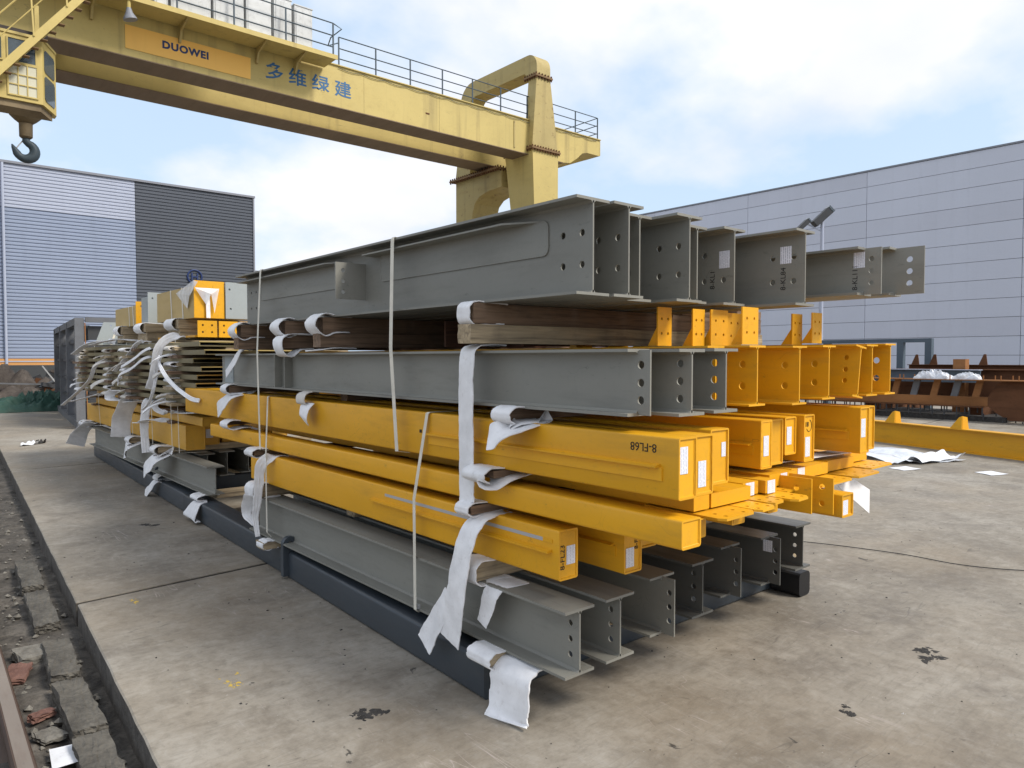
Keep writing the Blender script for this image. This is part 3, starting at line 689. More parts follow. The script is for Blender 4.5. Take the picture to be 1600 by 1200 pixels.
b = ibeam('rightmost charcoal I-beam of the bottom layer, daylight through its bolt holes', 4.41, 2.30, L1Z, L1H, .186, 3.3, 'charcoal', holes=H3(.013), group=G_GREY0)

# ---- rectangular hollow members
def boxtube(label, X, Y0, Z0, w, h, L, mat='yellow', rec=.007, t_=.008, r=.010, group=None, name='steel_box_section', cat='steel box', cap=True, stick=None, tilt=0.0):
    """hollow section; X is its left face, origin at lower left of the near end"""
    t = thing(name, label, cat, (X, Y0, Z0), tilt, group)
    o = rrect(0, w, 0, h, r); i_ = rrect(t_, w - t_, t_, h - t_, max(r - t_, .002))
    n = len(o); mb = MB()
    vs = [(x, 0, z) for x, z in o] + [(x, 0, z) for x, z in i_] + [(x, L, z) for x, z in o] + [(x, L, z) for x, z in i_]
    fs = []
    for k in range(n):
        j = (k + 1) % n; fs += [(k, j, n + j, n + k), (2 * n + k, 2 * n + j, j, k), (n + k, n + j, 3 * n + j, 3 * n + k), (3 * n + k, 3 * n + j, 2 * n + j, 2 * n + k)]
    mb.add(vs, fs).obj('tube_wall', M[mat], t, True)
    if cap:
        MB().box(t_ - .001, w - t_ + .001, rec, rec + .006, t_ - .001, h - t_ + .001).obj('end_plate', M[mat], t)
        # rough weld bead framing the plate
        wb = MB(); pts = []; rr = random.Random(int(X * 1000))
        q = rrect(t_ + .001, w - t_ - .001, t_ + .001, h - t_ - .001, .003, 2)
        for k in range(len(q)):
            a, c = q[k], q[(k + 1) % len(q)]; d = math.hypot(c[0] - a[0], c[1] - a[1]); m = max(1, int(d / .012))
            for e in range(m): pts.append((a[0] + (c[0] - a[0]) * e / m, rec + rr.uniform(-.001, .001), a[1] + (c[1] - a[1]) * e / m))
        pts.append(pts[0]); wb.tube(pts, .0032, 5).obj('weld_bead', M[mat], t, True)
    MB().box(t_ - .001, w - t_ + .001, L - .010, L - .004, t_ - .001, h - t_ + .001).obj('end_plate', M[mat], t)
    if stick:
        for x, z, sw, sh in stick: sticker(t, (x, (rec if cap else 0) - .0012, z), (1, 0, 0), (0, 0, 1), sw, sh)
    return t
def ledge(t, ya, yb, z, out=.026, drop=.045, mat='yellow'):
    """angle cleat welded along the left face"""
    MB().extr([(-out, ya, z), (-out, ya, z + .006), (.0, ya, z + .012), (.0, ya, z)], (0, yb - ya, 0)).obj('angle_cleat', M[mat], t)
    MB().extr([(-.006, ya - .012, z - drop), (-.006, ya - .012, z), (.0, ya - .012, z), (.0, ya - .012, z - drop)], (0, yb - ya + .02, 0)).obj('backing_strip', M[mat], t)
# ---- layer 2
G2 = 'yellow box sections of the lowest yellow layer'
t = boxtube('lowest yellow box section at the near left, stencilled 8-FL23', 2.15, 2.215, .64, .115, .22, 3.53, group=G2, stick=[(.048, .065, .052, .082)], rec=.004)
lettering('8-FL23', .040, (.036, .0028, .045), (0, 0, 1), (-1, 0, 0), M['ink'], t, 'stencil')
MB().extr([(-.030, .045, .118), (-.030, .045, .124), (.001, .045, .132), (.001, .045, .118)], (0, 1.55, 0)).obj('angle_cleat', M['yellow'], t)
MB().box(-.0015, .0, .10, 1.45, .160, .176).obj('bare_strip', M['bare'], t)
MB().box(-.003, .001, .04, .10, .160, .176).obj('weld_patch', M['yellow'], t)
t = boxtube('second box section of the lowest yellow layer, half under the long yellow tube', 2.44, 2.10, .64, .12, .21, 3.6, group=G2, stick=[(.018, .025, .055, .088)])
lettering('8-FL-1', .034, (.10, .0055, .10), (0, 0, 1), (-1, 0, 0), M['ink'], t, 'stencil')
ledge(t, .06, 1.5, .12)
t = boxtube('third box section of the lowest yellow layer, set back in shade', 2.80, 2.30, .655, .12, .20, 3.4, group=G2)
for x, y, w in ((3.18, 2.62, .14), (3.60, 2.60, .14), (4.02, 2.58, .14), (4.36, 2.60, .12)):
    boxtube(f'recessed box section of the lowest yellow layer, {({3.18: "first", 3.60: "second", 4.02: "third", 4.36: "last"})[x]} under the perforated plates', x, y, .645, w, .215, 3.0, group=G2)
# ---- layer 3: long thin tube and the row of notched members with perforated plates
t = boxtube('long slim yellow tube whose square end juts out over the lowest layer', 2.15, 1.58, .903, .118, .110, 5.14, group='slim yellow members with the third layer', r=.012, rec=.005)
def notched(label, x0, x1, y0, z0=.985, z1=1.043, plate_d=.13, px0=None, px1=None, stub=None, stk=None, slots=3, corner=True):
    w = x1 - x0; t = thing('notched_member', label, 'steel member', (x0, y0, z0), 0, 'notched yellow members with perforated end plates')
    boxp = MB().box(0, w, 0, 4.9, 0, z1 - z0); boxp.obj('flat_tube', M['yellow'], t)
    a, b_ = (px0 if px0 is not None else 0), (px1 if px1 is not None else w)
    W = b_ - a; cc = .03 if corner else 0
    out = [(a, .25), (a, -plate_d + cc), (a + cc * .7, -plate_d), (b_ - cc, -plate_d + .006), (b_, -plate_d + cc), (b_, .25)]
    hs = []
    for k in range(slots):
        for r_ in range(2 if plate_d > .10 else 1):
            hs.append((a + W * (k + .5) / slots, -plate_d + .035 + r_ * .05, .010))
    plate(out, hs, (0, 0, -.008), (1, 0, 0), (0, 1, 0), (0, 0, -.010)).obj('perforated_plate', M['yellow'], t)
    if stub:
        s0, s1, sy, sz = stub; bt = MB(); o = rrect(s0, s1, -.085 - (sz), -.02, .006, 2)
        bt.extr([(x, sy, z) for x, z in o], (0, 3.0, 0)).obj('stub_tube', M['yellow'], t)
        MB().box(s0 + .010, s1 - .010, sy - .002, sy + .001, -.075 - sz, -.03).obj('end_plate', M['yellow'], t)
        MB().box(s0 - .004, s1 + .02, sy - .03, sy + .25, -.021, -.0182).obj('stub_flange', M['yellow'], t)
    if stk:
        for sx, sw in stk: sticker(t, (sx, -.0012, -.003), (1, 0, 0), (0, 0, 1), sw, z1 - z0 + .002)
    return t
notched('leftmost notched yellow member, just behind the slim tube end', 2.425, 2.53, 1.725, px0=.0, px1=.25, plate_d=.14, slots=2, stub=(-.02, .055, -.02, .02))
notched('second notched yellow member, under the short end of the paired boxes', 2.545, 2.84, 1.725, px0=.14, px1=.29, plate_d=.14, slots=2, stub=(.20, .30, .03, .025))
notched('third notched yellow member, carrying a white label above its plate', 2.86, 2.985, 1.775, slots=2, px1=.13, plate_d=.145, stk=[(.02, .07)])
notched('fourth notched yellow member, second white label along the row', 3.005, 3.10, 1.75, slots=2, px1=.145, plate_d=.15, stk=[(.015, .065)], stub=(.06, .145, .02, .02))
notched('fifth notched yellow member, behind the two bolted web plates', 3.16, 3.40, 1.82, slots=3, plate_d=.08, stk=[(.10, .06)])
notched('sixth notched yellow member, over the short labelled tube at right', 3.42, 3.80, 1.85, slots=3, plate_d=.15, stk=[(.06, .07)])
notched('seventh notched yellow member with a long bright end face', 3.84, 4.15, 1.87, slots=3, plate_d=.16)
notched('rightmost notched yellow member with the last perforated plate', 4.20, 4.50, 1.95, slots=4, px1=.34, plate_d=.15)
t = thing('bracket_tee', 'yellow upright plate with one bolt hole between the notched members', 'steel plate', (3.255, 1.66, .87), 0, 'yellow upright bolt plates')
plate([(0, 0), (.24, 0), (.24, .165), (0, .165)], [(.075, .115, .014)], (0, 0, 0), (0, 1, 0), (0, 0, 1), (.008, 0, 0)).obj('plate', M['yellow'], t)
t = thing('bracket_tee', 'yellow upright plate with two bolt holes beside the short labelled tube', 'steel plate', (3.345, 1.60, .865), 0, 'yellow upright bolt plates')
plate([(0, 0), (.28, 0), (.28, .17), (0, .17)], [(.055, .045, .014), (.055, .125, .014)], (0, 0, 0), (0, 1, 0), (0, 0, 1), (.008, 0, 0)).obj('plate', M['yellow'], t)
t = boxtube('short yellow tube end hanging lowest on the right with a label', 3.385, 1.575, .845, .115, .112, 3.2, group='slim yellow members with the third layer', stick=[(.02, .010, .05, .07)])
# ---- layer 4
G4 = 'large yellow box sections of the upper yellow layer'
t = boxtube('large yellow box at the near left corner, stencilled 8-FL68 upside down', 2.15, 1.595, 1.082, .110, .230, 5.85, group=G4, stick=[(.008, .095, .052, .10)], rec=.006)
lettering('8-FL68', .046, (-.0006, .10, .198), (0, 1, 0), (0, 0, -1), M['ink'], t, 'stencil')
ledge(t, .085, 1.60, .115, .03, .05)
MB().box(-.0025, .0, 1.68, 1.70, .118, .135).obj('weld_patch', M['ink'], t)
t = boxtube('second large yellow box, label low on its end beside the 8-FL68 box', 2.272, 1.61, 1.082, .115, .230, 5.6, group=G4, stick=[(.025, .03, .05, .10)])
t = boxtube('third large yellow box of the left trio, narrow strip of its end in view', 2.50, 1.70, 1.085, .13, .228, 5.2, group=G4, stick=[(.085, .11, .03, .06)])
t = boxtube('fourth large yellow box, left of the central group, side ledge in view', 3.054, 1.805, 1.082, .10, .230, 4.6, group=G4, stick=[(.025, .06, .045, .095)], rec=.002)
ledge(t, .05, 1.2, .11)
t = boxtube('large yellow box recessed between its central neighbours', 3.205, 1.845, 1.082, .12, .222, 4.6, group=G4)
t = boxtube('shorter framed yellow box of the central group, label high', 3.352, 1.85, 1.118, .11, .190, 4.5, group=G4, stick=[(.028, .05, .045, .09)])
t = boxtube('yellow box with handwritten marker scrawl above its label', 3.485, 1.82, 1.075, .105, .240, 4.5, group=G4, stick=[(.022, .025, .048, .10)])
lettering('18', .036, (.020, .0055, .178), (1, 0, 0), (0, 0, 1), M['ink'], t, 'marker_scrawl')
mb = MB(); mb.tube([(.060 + .026 * math.cos(R(a)), .0055, .182 + .030 * math.sin(R(a))) for a in range(-150, 80, 15)], .0012, 5); mb.obj('marker_ring', M['ink'], t)
t = boxtube('big yellow box standing apart at the right of the upper yellow layer', 3.90, 1.725, 1.092, .108, .248, 4.4, group=G4, stick=[(.022, .085, .052, .10)])
ledge(t, .07, 1.1, .115)
t = boxtube('rightmost yellow box, behind the big one standing apart', 4.04, 1.745, 1.10, .08, .240, 4.4, group=G4)
# ---- layer 5
def web_holes(zs, y=.05, r=.0165): return [(y, z, r) for z in zs]
h5 = .262
z3 = (.065, .135, .205)
b5 = ibeam('nearest grey beam of the middle layer, a full side with stiffeners in view', 2.205, 1.83, 1.375, h5, .13, 4.70, 'grey', ext=.06, holes=web_holes((.062, .130, .200), .045), group=G_MID, farholes=[(.10, z, .010) for z in (.07, .14, .2)])
for y in (3.22, 3.40): MB().box(-.064, -.004, y, y + .008, .012, h5 - .012).obj('stiffener', M['grey'], b5)
plate(rect(0, .20, .012, h5 - .012), [(.03, .06 + .05 * k, .008) for k in range(4)], (-.010, 4.42, 0), (0, 1, 0), (0, 0, 1), (.005, 0, 0)).obj('splice_plate', M['grey_light'], b5)
ibeam('second grey beam of the middle layer, three bolt holes in shade', 2.372, 1.70, 1.375, h5, .166, 4.70, 'grey', holes=web_holes(z3, .055), group=G_MID)
ibeam('third grey beam of the middle layer, beside the first yellow one', 2.605, 1.70, 1.377, h5 + .002, .17, 4.70, 'grey', holes=web_holes(z3, .055), group=G_MID)
yb = []
for lb, X, Y, Z, h, hz, ext in (
        ('first yellow beam of the middle layer, touching the last grey one', 2.985, 1.785, 1.383, .276, (.09, .19), 0),
        ('second yellow beam of the middle layer, widest gap to its left', 3.30, 1.75, 1.378, .282, (.09, .19), 0),
        ('third yellow beam of the middle layer, left of the leaning one', 3.615, 1.76, 1.392, .274, (.085, .18), 0),
        ('fifth yellow beam of the middle layer, half behind the leaning one', 4.09, 1.75, 1.394, .282, (.09, .19), 0),
        ('rightmost yellow beam of the middle layer, daylight through its holes', 4.25, 1.72, 1.399, .284, (.09, .19), 0)):
    yb.append(ibeam(lb, X, Y, Z, h, .135, 4.5, 'yellow', tf=.009, holes=web_holes(hz, .075, .0175), group=G_MID))
t = ibeam('yellow beam of the middle layer leaning to the left with three bolt holes', 3.925, 1.745, 1.392, .278, .12, 4.4, 'yellow', tf=.009, holes=web_holes((.09, .15, .215), .075, .014), group=G_MID)
t.rotation_euler = (0, R(8), 0); t.location.x = 3.905
# a first yellow web strip visible beside the third grey beam
ibeam('yellow beam squeezed between the last grey beam and the first yellow web', 2.80, 1.88, 1.38, .276, .13, 4.4, 'yellow', tf=.009, holes=web_holes((.09, .19), .05), group=G_MID)
def bracket(parent, x, y, w, h, z0=None):
    """drilled upright plate with a triangular gusset, welded on a beam's top flange (world x, y)"""
    px, py, pz = parent.location; top = z0 if z0 is not None else 1.662
    hs = [(w * .28, h * .32, .0075), (w * .74, h * .32, .0075), (w * .28, h * .70, .0075), (w * .74, h * .70, .0075)]
    plate(rect(0, w, 0, h), hs, (x - px, y - py, top - pz), (1, 0, 0), (0, 0, 1), (0, .008, 0)).obj('bracket_plate', M['yellow'], parent)
    MB().extr([(x - px + .01, y - py + .008, top - pz), (x - px + .01, y - py + .07, top - pz), (x - px + .01, y - py + .008, top - pz + h * .55)], (.008, 0, 0)).obj('gusset', M['yellow'], parent)
Y1, Y2, Y3, Y5, Y6 = yb
bracket(Y1, 2.843, 2.24, .108, .19); bracket(Y1, 3.030, 2.17, .10, .185); bracket(Y2, 3.141, 2.14, .15, .185); bracket(Y2, 3.30, 2.15, .13, .175)
bracket(Y1, 3.098, 1.935, .140, .180, 1.668); bracket(Y3, 3.640, 1.975, .104, .165, 1.673); bracket(Y3, 3.72, 1.905, .103, .163, 1.681)
bracket(Y1, 3.00, 2.95, .13, .175); bracket(Y2, 3.34, 2.76, .13, .175)
bracket(Y2, 3.44, 3.05, .13, .175)
# ---- layer 6
T6 = 1.867
def hol4(y1=.062, y2=.178, z=(.135, .270), r=.0155): return [(y, zz_, r) for y in (y1, y2) for zz_ in z]
k1 = ibeam('nearest top layer beam, longest grey side in view with a bolted fin plate', 2.250, 2.115, T6, .409, .200, 3.93, 'grey', holes=hol4(), group=G_TOP, farholes=[(.10, .14, .011), (.10, .27, .011), (.2, .14, .011), (.2, .27, .011)])
# inner ledges, doubler plate and fin plate of that beam
for ya, yb_ in ((.335, 1.83), (2.15, 3.93)):
    MB().extr([(-.096, ya + .22, .350), (-.004, ya, .350), (-.004, ya, .358), (-.096, ya + .22, .358)][0:0] or [(-.096, ya + .16, .350), (-.004, ya, .350), (-.004, yb_, .350), (-.096, yb_ - .02, .350)], (0, 0, .008)).obj('inner_ledge', M['grey'], k1)
def doubler(ya, yb_, z0_, z1_):
    q = rrect(ya, yb_, z0_, z1_, .03); MB().extr([(-.0085, y, z) for y, z in q], (.0045, 0, 0)).obj('doubler_plate', M['grey'], k1)
    mb = MB(); pts = [(-.008, y, z) for y, z in q]; pts.append(pts[0]); mb.tube(pts, .0035, 5).obj('weld_bead', M['grey'], k1, True)
doubler(.27, 1.74, .196, .350); doubler(2.1, 3.62, .196, .350)
plate(rect(-.205, 0, .095, .318), [(-.155, .14, .013), (-.155, .205, .013), (-.155, .27, .013)], (-.004, 1.93, 0), (1, 0, 0), (0, 0, 1), (0, .010, 0)).obj('fin_plate', M['grey'], k1)
ibeam('second top layer beam, pressed against the nearest one', 2.461, 2.10, T6, .410, .196, 4.38, 'grey', holes=hol4(), group=G_TOP)
ibeam('third top layer beam, thin dark gap before it', 2.660, 2.205, T6, .402, .17, 3.9, 'grey', holes=hol4(), group=G_TOP)
k4 = ibeam('fourth top layer beam with a welded plate edge on its web', 2.875, 2.08, T6, .410, .196, 3.9, 'grey', holes=hol4(), group=G_TOP)
MB().box(-.014, -.004, .52, .535, .14, .33).obj('stiffener', M['grey'], k4)
ibeam('fifth top layer beam, narrow dark strip of web in view', 3.062, 2.17, T6 + .008, .385, .16, 3.9, 'grey', holes=hol4(), group=G_TOP)
k6 = ibeam('sixth top layer beam with a label and the stencil 8-KL1', 3.268, 2.09, T6 + .003, .392, .190, 3.9, 'grey', holes=hol4(), group=G_TOP)
sticker(k6, (-.0042, .088, .195), (0, -1, 0), (0, 0, 1), .062, .088)
lettering('8-KL1', .040, (-.0046, .115, .09), (0, 0, 1), (0, 1, 0), M['ink'], k6, 'stencil', extrude=.0004)
k7 = ibeam('seventh top layer beam stencilled 8-KL84 below its label', 3.520, 1.844, T6, .383, .187, 4.0, 'grey', holes=hol4(z=(.13, .255)), group=G_TOP)
sticker(k7, (-.0042, .135, .222), (0, -1, 0), (0, 0, 1), .062, .088)
lettering('8-KL84', .040, (-.0046, .105, .085), (0, 0, 1), (0, 1, 0), M['ink'], k7, 'stencil', extrude=.0004)
k8 = ibeam('smaller top layer beam stencilled 8-KL111, jutting far out', 3.84, 1.69, 1.926, .247, .16, 4.1, 'grey', ext=.085, holes=[(.05, z, .0135) for z in (.065, .125, .187)], group=G_TOP)
sticker(k8, (-.0042, .055, .145), (0, -1, 0), (0, 0, 1), .058, .082)
lettering('8-KL111', .038, (-.0046, .035, .03), (0, 0, 1), (0, 1, 0), M['ink'], k8, 'stencil', extrude=.0004)
k9 = ibeam('rightmost top layer beam, cut web plate and bright round holes', 4.245, 1.70, 1.948, .265, .16, 4.1, 'grey', ext=.15, holes=[(.075, z, .0165) for z in (.065, .130, .195)], group=G_TOP)

# ------------------------------------------------------------------ timber bearers of the near stack
TG = 'timber bearers between the layers of the near stack'
def timber(label, x0, x1, y, z0, z1, w=.10, mat='wood', yaw=0.0, group=TG):
    o = block(x1 - x0, w, z1 - z0, int(y * 100 + z0 * 1000), .0022, 3).obj('timber_bearer', M[mat]); o.location = ((x0 + x1) / 2, y, (z0 + z1) / 2); o.rotation_euler = (0, 0, yaw)
    return tag(o, label, 'timber', group)
words = {2.78: 'nearest', 4.38: 'second', 4.95: 'third', 5.75: 'farthest'}
for y, wd in words.items():
    yy = {4.38: 4.36, 5.75: 5.80}.get(y, y)
    timber(f'{wd} upper timber of the pair under the top layer beams', 2.085, 4.6, yy, 1.765, 1.864, .10, 'wood')
    timber(f'{wd} lower timber of the pair under the top layer beams', 2.060, 4.6, yy - .01, 1.672, 1.763, .105, 'wood_pale' if y == 2.78 else 'wood')
timber('shim timber lifting the two smaller beams of the top layer', 3.70, 4.6, 2.78, 1.866, 1.922, .10)
for y, wd in ((2.55, 'nearest'), (4.45, 'second'), (6.1, 'farthest')):
    xo = 2.30 if wd == 'second' else 2.09
    timber(f'{wd} timber between the middle beams and the large yellow boxes', xo, 4.5, y, 1.316, 1.372, .09)
    timber(f'{wd} timber between the large yellow boxes and the notched members', xo, 4.5, y + .08, 1.046, 1.080, .09)
for y, wd in ((2.76, 'nearest'), (4.4, 'second'), (5.48, 'farthest')):
    xo = .25 if wd == 'second' else 0
    timber(f'{wd} timber under the slim tube layer', 2.055 + xo, 4.5, y, .862, .902, .10)
    timber(f'{wd} timber between the bottom beams and the lowest yellow boxes', 2.065 + xo, 4.6, y, .540, .637, .115, 'wood_pale')
for y, wd in ((2.60, 'nearest'), (4.2, 'second'), (5.25, 'farthest')):
    timber(f'{wd} packing board between base frame and bottom beams', 2.02 if wd != 'second' else 2.35, 4.8, y, .197, .248, .14, 'wood_pale')
# brown plywood sheets added to darken the deep gap under the top layer
for x, y, lb in ((2.9, 3.3, 'reddish plywood sheet added to darken the gap behind the nearest timber pair'), (2.75, 3.9, 'plywood sheet added to darken the gap before the second timber pair')):
    o = MB().box(0, .9, 0, .018, 0, .17).obj('gap_dimming_sheet', M['wood_red']); o.location = (x, y, 1.675); tag(o, lb, 'plywood')

# ------------------------------------------------------------------ foam wraps, tails and straps
def foamobj(name, label, mb, mat='foam', group=None, cat='foam wrap'):
    o = mb.obj(name, M[mat], None, True); return tag(o, label, cat, group)
FG = 'white foam wraps round the timber ends'
def wrap(label, x, y, z0, z1, w=.10, deep=.22, mat='foam', extra=None, loose=.012, up=0.0):
    """foam band going in over a bearer's end, round it and back in below; extra: loose tail from the lower run"""
    m = (z0 + z1) / 2; h = (z1 - z0)
    path = [(x + deep, y, z1 + .002 + up), (x + deep * .5, y, z1 + .007 + up), (x + .03, y, z1 + .006 + loose * .3), (x - loose * .6, y, z1 - h * .12), (x - loose, y, m), (x - loose * .6, y, z0 + h * .12), (x + .03, y, z0 - .006 - loose * .4)]
    if extra: path += extra
    else: path += [(x + deep * .45, y, z0 - .003), (x + deep * .9, y, z0)]
    return foamobj('foam_wrap', label, ribbon(path, w, (0, 1, 0), .005, 3, 6), mat, FG)
# under the top layer (gap 1.67 - 1.86)
wrap('foam wrap on the nearest upper timber under the top layer', 2.075, 2.78, 1.768, 1.862, .10)
wrap('foam wrap on the second upper timber under the top layer', 2.065, 4.36, 1.768, 1.868, .15, loose=.045)
wrap('foam wrap on the third upper timber under the top layer', 2.070, 4.95, 1.772, 1.864, .15, loose=.045)
wrap('foam wrap on the farthest upper timber under the top layer', 2.07, 5.80, 1.768, 1.864, .15, loose=.045)
foamobj('foam_wrap', 'sagging round foam loop hanging below the third timber pair', ribbon([(2.30, 4.90, 1.765), (2.12, 4.90, 1.770), (2.03, 4.86, 1.740), (2.005, 4.84, 1.685), (2.03, 4.84, 1.630), (2.09, 4.86, 1.615), (2.16, 4.88, 1.655), (2.25, 4.9, 1.668)], .14, (0, 1, 0), .005), 'foam', FG)
foamobj('foam_wrap', 'flat foam tongue lying under the second timber pair', ribbon([(2.30, 4.33, 1.666), (2.15, 4.33, 1.668), (2.06, 4.34, 1.655), (1.99, 4.37, 1.648)], .12, (0, 1, 0), .004), 'foam', FG)
# long hanging ribbon
foamobj('foam_ribbon', 'long white foam ribbon hanging from the middle layer down to the slim tube', ribbon([(2.30, 2.80, 1.664), (2.20, 2.80, 1.667), (2.11, 2.79, 1.650), (2.085, 2.785, 1.58), (2.080, 2.785, 1.40), (2.078, 2.78, 1.20), (2.075, 2.775, 1.00), (2.070, 2.765, .912)], .112, (0, 1, 0), .005, 3, 8), 'foam', None, 'foam ribbon')
# gap 1.31 - 1.375
wrap('foam wrap with a twisted tail on the nearest timber under the middle beams', 2.07, 2.49, 1.318, 1.372, .13, loose=.02,
     extra=[(2.13, 2.46, 1.312), (2.22, 2.42, 1.318), (2.12, 2.40, 1.300), (2.05, 2.46, 1.275), (2.03, 2.55, 1.245)])
wrap('foam wrap under the farthest part of the middle beams, tail hanging left', 2.07, 6.08, 1.318, 1.376, .13, loose=.02,
     extra=[(2.14, 6.05, 1.31), (2.22, 5.95, 1.315), (2.10, 5.98, 1.29), (2.06, 6.1, 1.23), (2.05, 6.22, 1.165)])
foamobj('foam_wrap', 'small grey foam pad folded over the yellow box midway along', ribbon([(2.25, 4.66, 1.376), (2.14, 4.66, 1.374), (2.09, 4.66, 1.35), (2.085, 4.66, 1.30), (2.12, 4.66, 1.285)], .13, (0, 1, 0), .005), 'foam_dusty', FG)
foamobj('foam_wrap', 'square white foam tag hanging midway along the large yellow box', ribbon([(2.12, 4.60, 1.30), (2.09, 4.60, 1.27), (2.075, 4.60, 1.21), (2.10, 4.61, 1.165)], (.16, .11), (0, 1, 0), .004, W2=(.1, .95, .3)), 'foam', FG)
# gap 1.04 - 1.08
wrap('rolled foam wrap at the near edge of the slim yellow tube', 2.045, 2.66, 1.035, 1.082, .17, loose=.02,
     extra=[(2.10, 2.62, 1.018), (2.16, 2.6, 1.045), (2.3, 2.6, 1.062)])
wrap('small rolled foam wrap at the far end of the slim yellow tube', 2.06, 6.05, 1.030, 1.082, .17, loose=.02)
# gap .86 - .90
wrap('foam wrap on the nearest bearer under the slim tube', 2.045, 2.76, .860, .904, .105, loose=.012)
wrap('foam wrap on the farthest bearer under the slim tube', 2.045, 5.48, .858, .904, .16, loose=.016)
foamobj('foam_ribbon', 'broad foam ribbon falling over the lowest yellow box to the base tube', ribbon([(2.25, 2.69, .858), (2.13, 2.69, .856), (2.06, 2.695, .82), (2.025, 2.715, .74), (2.005, 2.74, .60), (2.00, 2.77, .45), (2.005, 2.80, .33), (2.01, 2.83, .235)], (.115, .150), (0, 1, 0), .005, 3, 8, wobble=.0015), 'foam', None, 'foam ribbon')
foamobj('foam_ribbon', 'ragged foam tail kinked towards the trench below the broad ribbon', ribbon([(2.020, 2.84, .46), (2.01, 2.90, .36), (2.00, 2.97, .25), (1.99, 3.02, .165)], (.09, .135), (0, 1, 0), .005, 3, 6, wobble=.0015), 'foam', None, 'foam ribbon')
foamobj('foam_ribbon', 'short foam flap hanging between the broad ribbon and the leftmost bottom beam', ribbon([(2.26, 2.60, .538), (2.13, 2.60, .536), (2.09, 2.61, .50), (2.088, 2.64, .42), (2.085, 2.67, .345)], (.14, .07), (0, 1, 0), .004), 'foam', None, 'foam ribbon')
foamobj('foam_ribbon', 'torn foam ribbon hanging at the far end over the lowest yellow box', ribbon([(2.25, 5.30, .856), (2.13, 5.30, .858), (2.06, 5.31, .80), (2.05, 5.33, .66), (2.045, 5.36, .50), (2.04, 5.38, .40), (2.05, 5.36, .26)], (.10, .035), (.9, -.4, 0), .005, 3, 8, wobble=.002), 'foam', None, 'foam ribbon')
foamobj('foam_ribbon', 'ragged foam wedge beside the torn far ribbon', ribbon([(2.04, 5.44, .56), (2.03, 5.50, .48), (2.03, 5.52, .40), (2.05, 5.42, .34)], (.12, .04), (.9, -.4, 0), .004, 3, 6, wobble=.002), 'foam', None, 'foam ribbon')
wrap('foam wrap on the nearest bearer above the bottom beams', 2.055, 2.72, .540, .634, .13, loose=.016)
wrap('foam wrap on the farthest bearer above the bottom beams', 2.050, 5.48, .540, .640, .17, loose=.02)
# base
wrap('flat foam wrap over the nearest packing board on the base tube', 2.02, 2.60, .194, .250, .17, loose=.012, deep=.15)
foamobj('foam_ribbon', 'wide ribbed foam sheet draped from the base tube onto the concrete', ribbon([(2.20, 2.42, .236), (2.10, 2.42, .232), (2.045, 2.415, .19), (2.035, 2.41, .11), (2.02, 2.405, .03), (2.00, 2.40, .006)], (.25, .25), (0, 1, 0), .008, 5, 8, W2=(-.05, 1, .0)), 'foam', None, 'foam ribbon')
wrap('foam stub poking out beside the lifting lug', 2.03, 5.24, .20, .246, .12, loose=.014, deep=.12)
foamobj('foam_wrap', 'grey foam pad hooked over the base tube between the stacks', ribbon([(2.42, 7.42, .252), (2.30, 7.42, .262), (2.215, 7.42, .246), (2.21, 7.42, .215), (2.30, 7.42, .202)], .22, (0, 1, 0), .006), 'foam', FG)
foamobj('foam_ribbon', 'foam pouch drooping over the base tube between the stacks', ribbon([(2.29, 7.36, .200), (2.215, 7.36, .185), (2.17, 7.36, .12), (2.15, 7.37, .05), (2.19, 7.37, .035)], (.18, .42), (0, 1, 0), .006), 'foam', None, 'foam ribbon')
wrap('small foam wrap on the base tube before the far lifting lug', 2.26, 8.95, .198, .250, .20, loose=.02)
foamobj('foam_ribbon', 'narrow foam tail off the base tube near the far lifting lug', ribbon([(2.32, 8.98, .195), (2.25, 9.0, .17), (2.21, 9.1, .08), (2.19, 9.2, .01)], .13, (0, 1, 0), .005), 'foam', None, 'foam ribbon')
_o = MB(); _q = [Vector(p) for p in ((4.018, 1.9, .885), (4.23, 1.9, .897), (4.436, 1.9, .813), (4.389, 1.88, .680))]; _n = 6
for _i in range(_n + 1):
    for _j in range(_n + 1):
        _u, _v = _i / _n, _j / _n; _p = (_q[0] * (1 - _u) + _q[1] * _u) * (1 - _v) + (_q[3] * (1 - _u) + _q[2] * _u) * _v
        _o.v.append((_p.x, _p.y, _p.z))
_m = len(_o.v); _o.v += [(x, y + .003, z) for x, y, z in _o.v]
for _i in range(_n):
    for _j in range(_n):
        _k = _i * (_n + 1) + _j; _o.f += [(_k, _k + 1, _k + _n + 2, _k + _n + 1), (_m + _k, _m + _k + _n + 1, _m + _k + _n + 2, _m + _k + 1)]
foamobj('foam_sheet', 'white foam sheet sticking out at the right under the notched members', _o, 'foam', None, 'foam sheet')
foamobj('foam_sheet', 'thin foam strip between the rightmost boxes and the notched members', ribbon([(3.2, 2.0, 1.066), (3.9, 1.95, 1.066), (4.3, 1.9, 1.07)], .12, (0, 1, 0), .004, 0), 'foam', None, 'foam sheet')
foamobj('foam_ribbon', 'slim foam strip dangling at the far end of the nearest middle beam', ribbon([(2.2, 5.83, 1.668), (2.12, 5.85, 1.66), (2.10, 5.98, 1.56), (2.09, 6.12, 1.47)], .07, (0, 1, 0), .004), 'foam', None, 'foam ribbon')

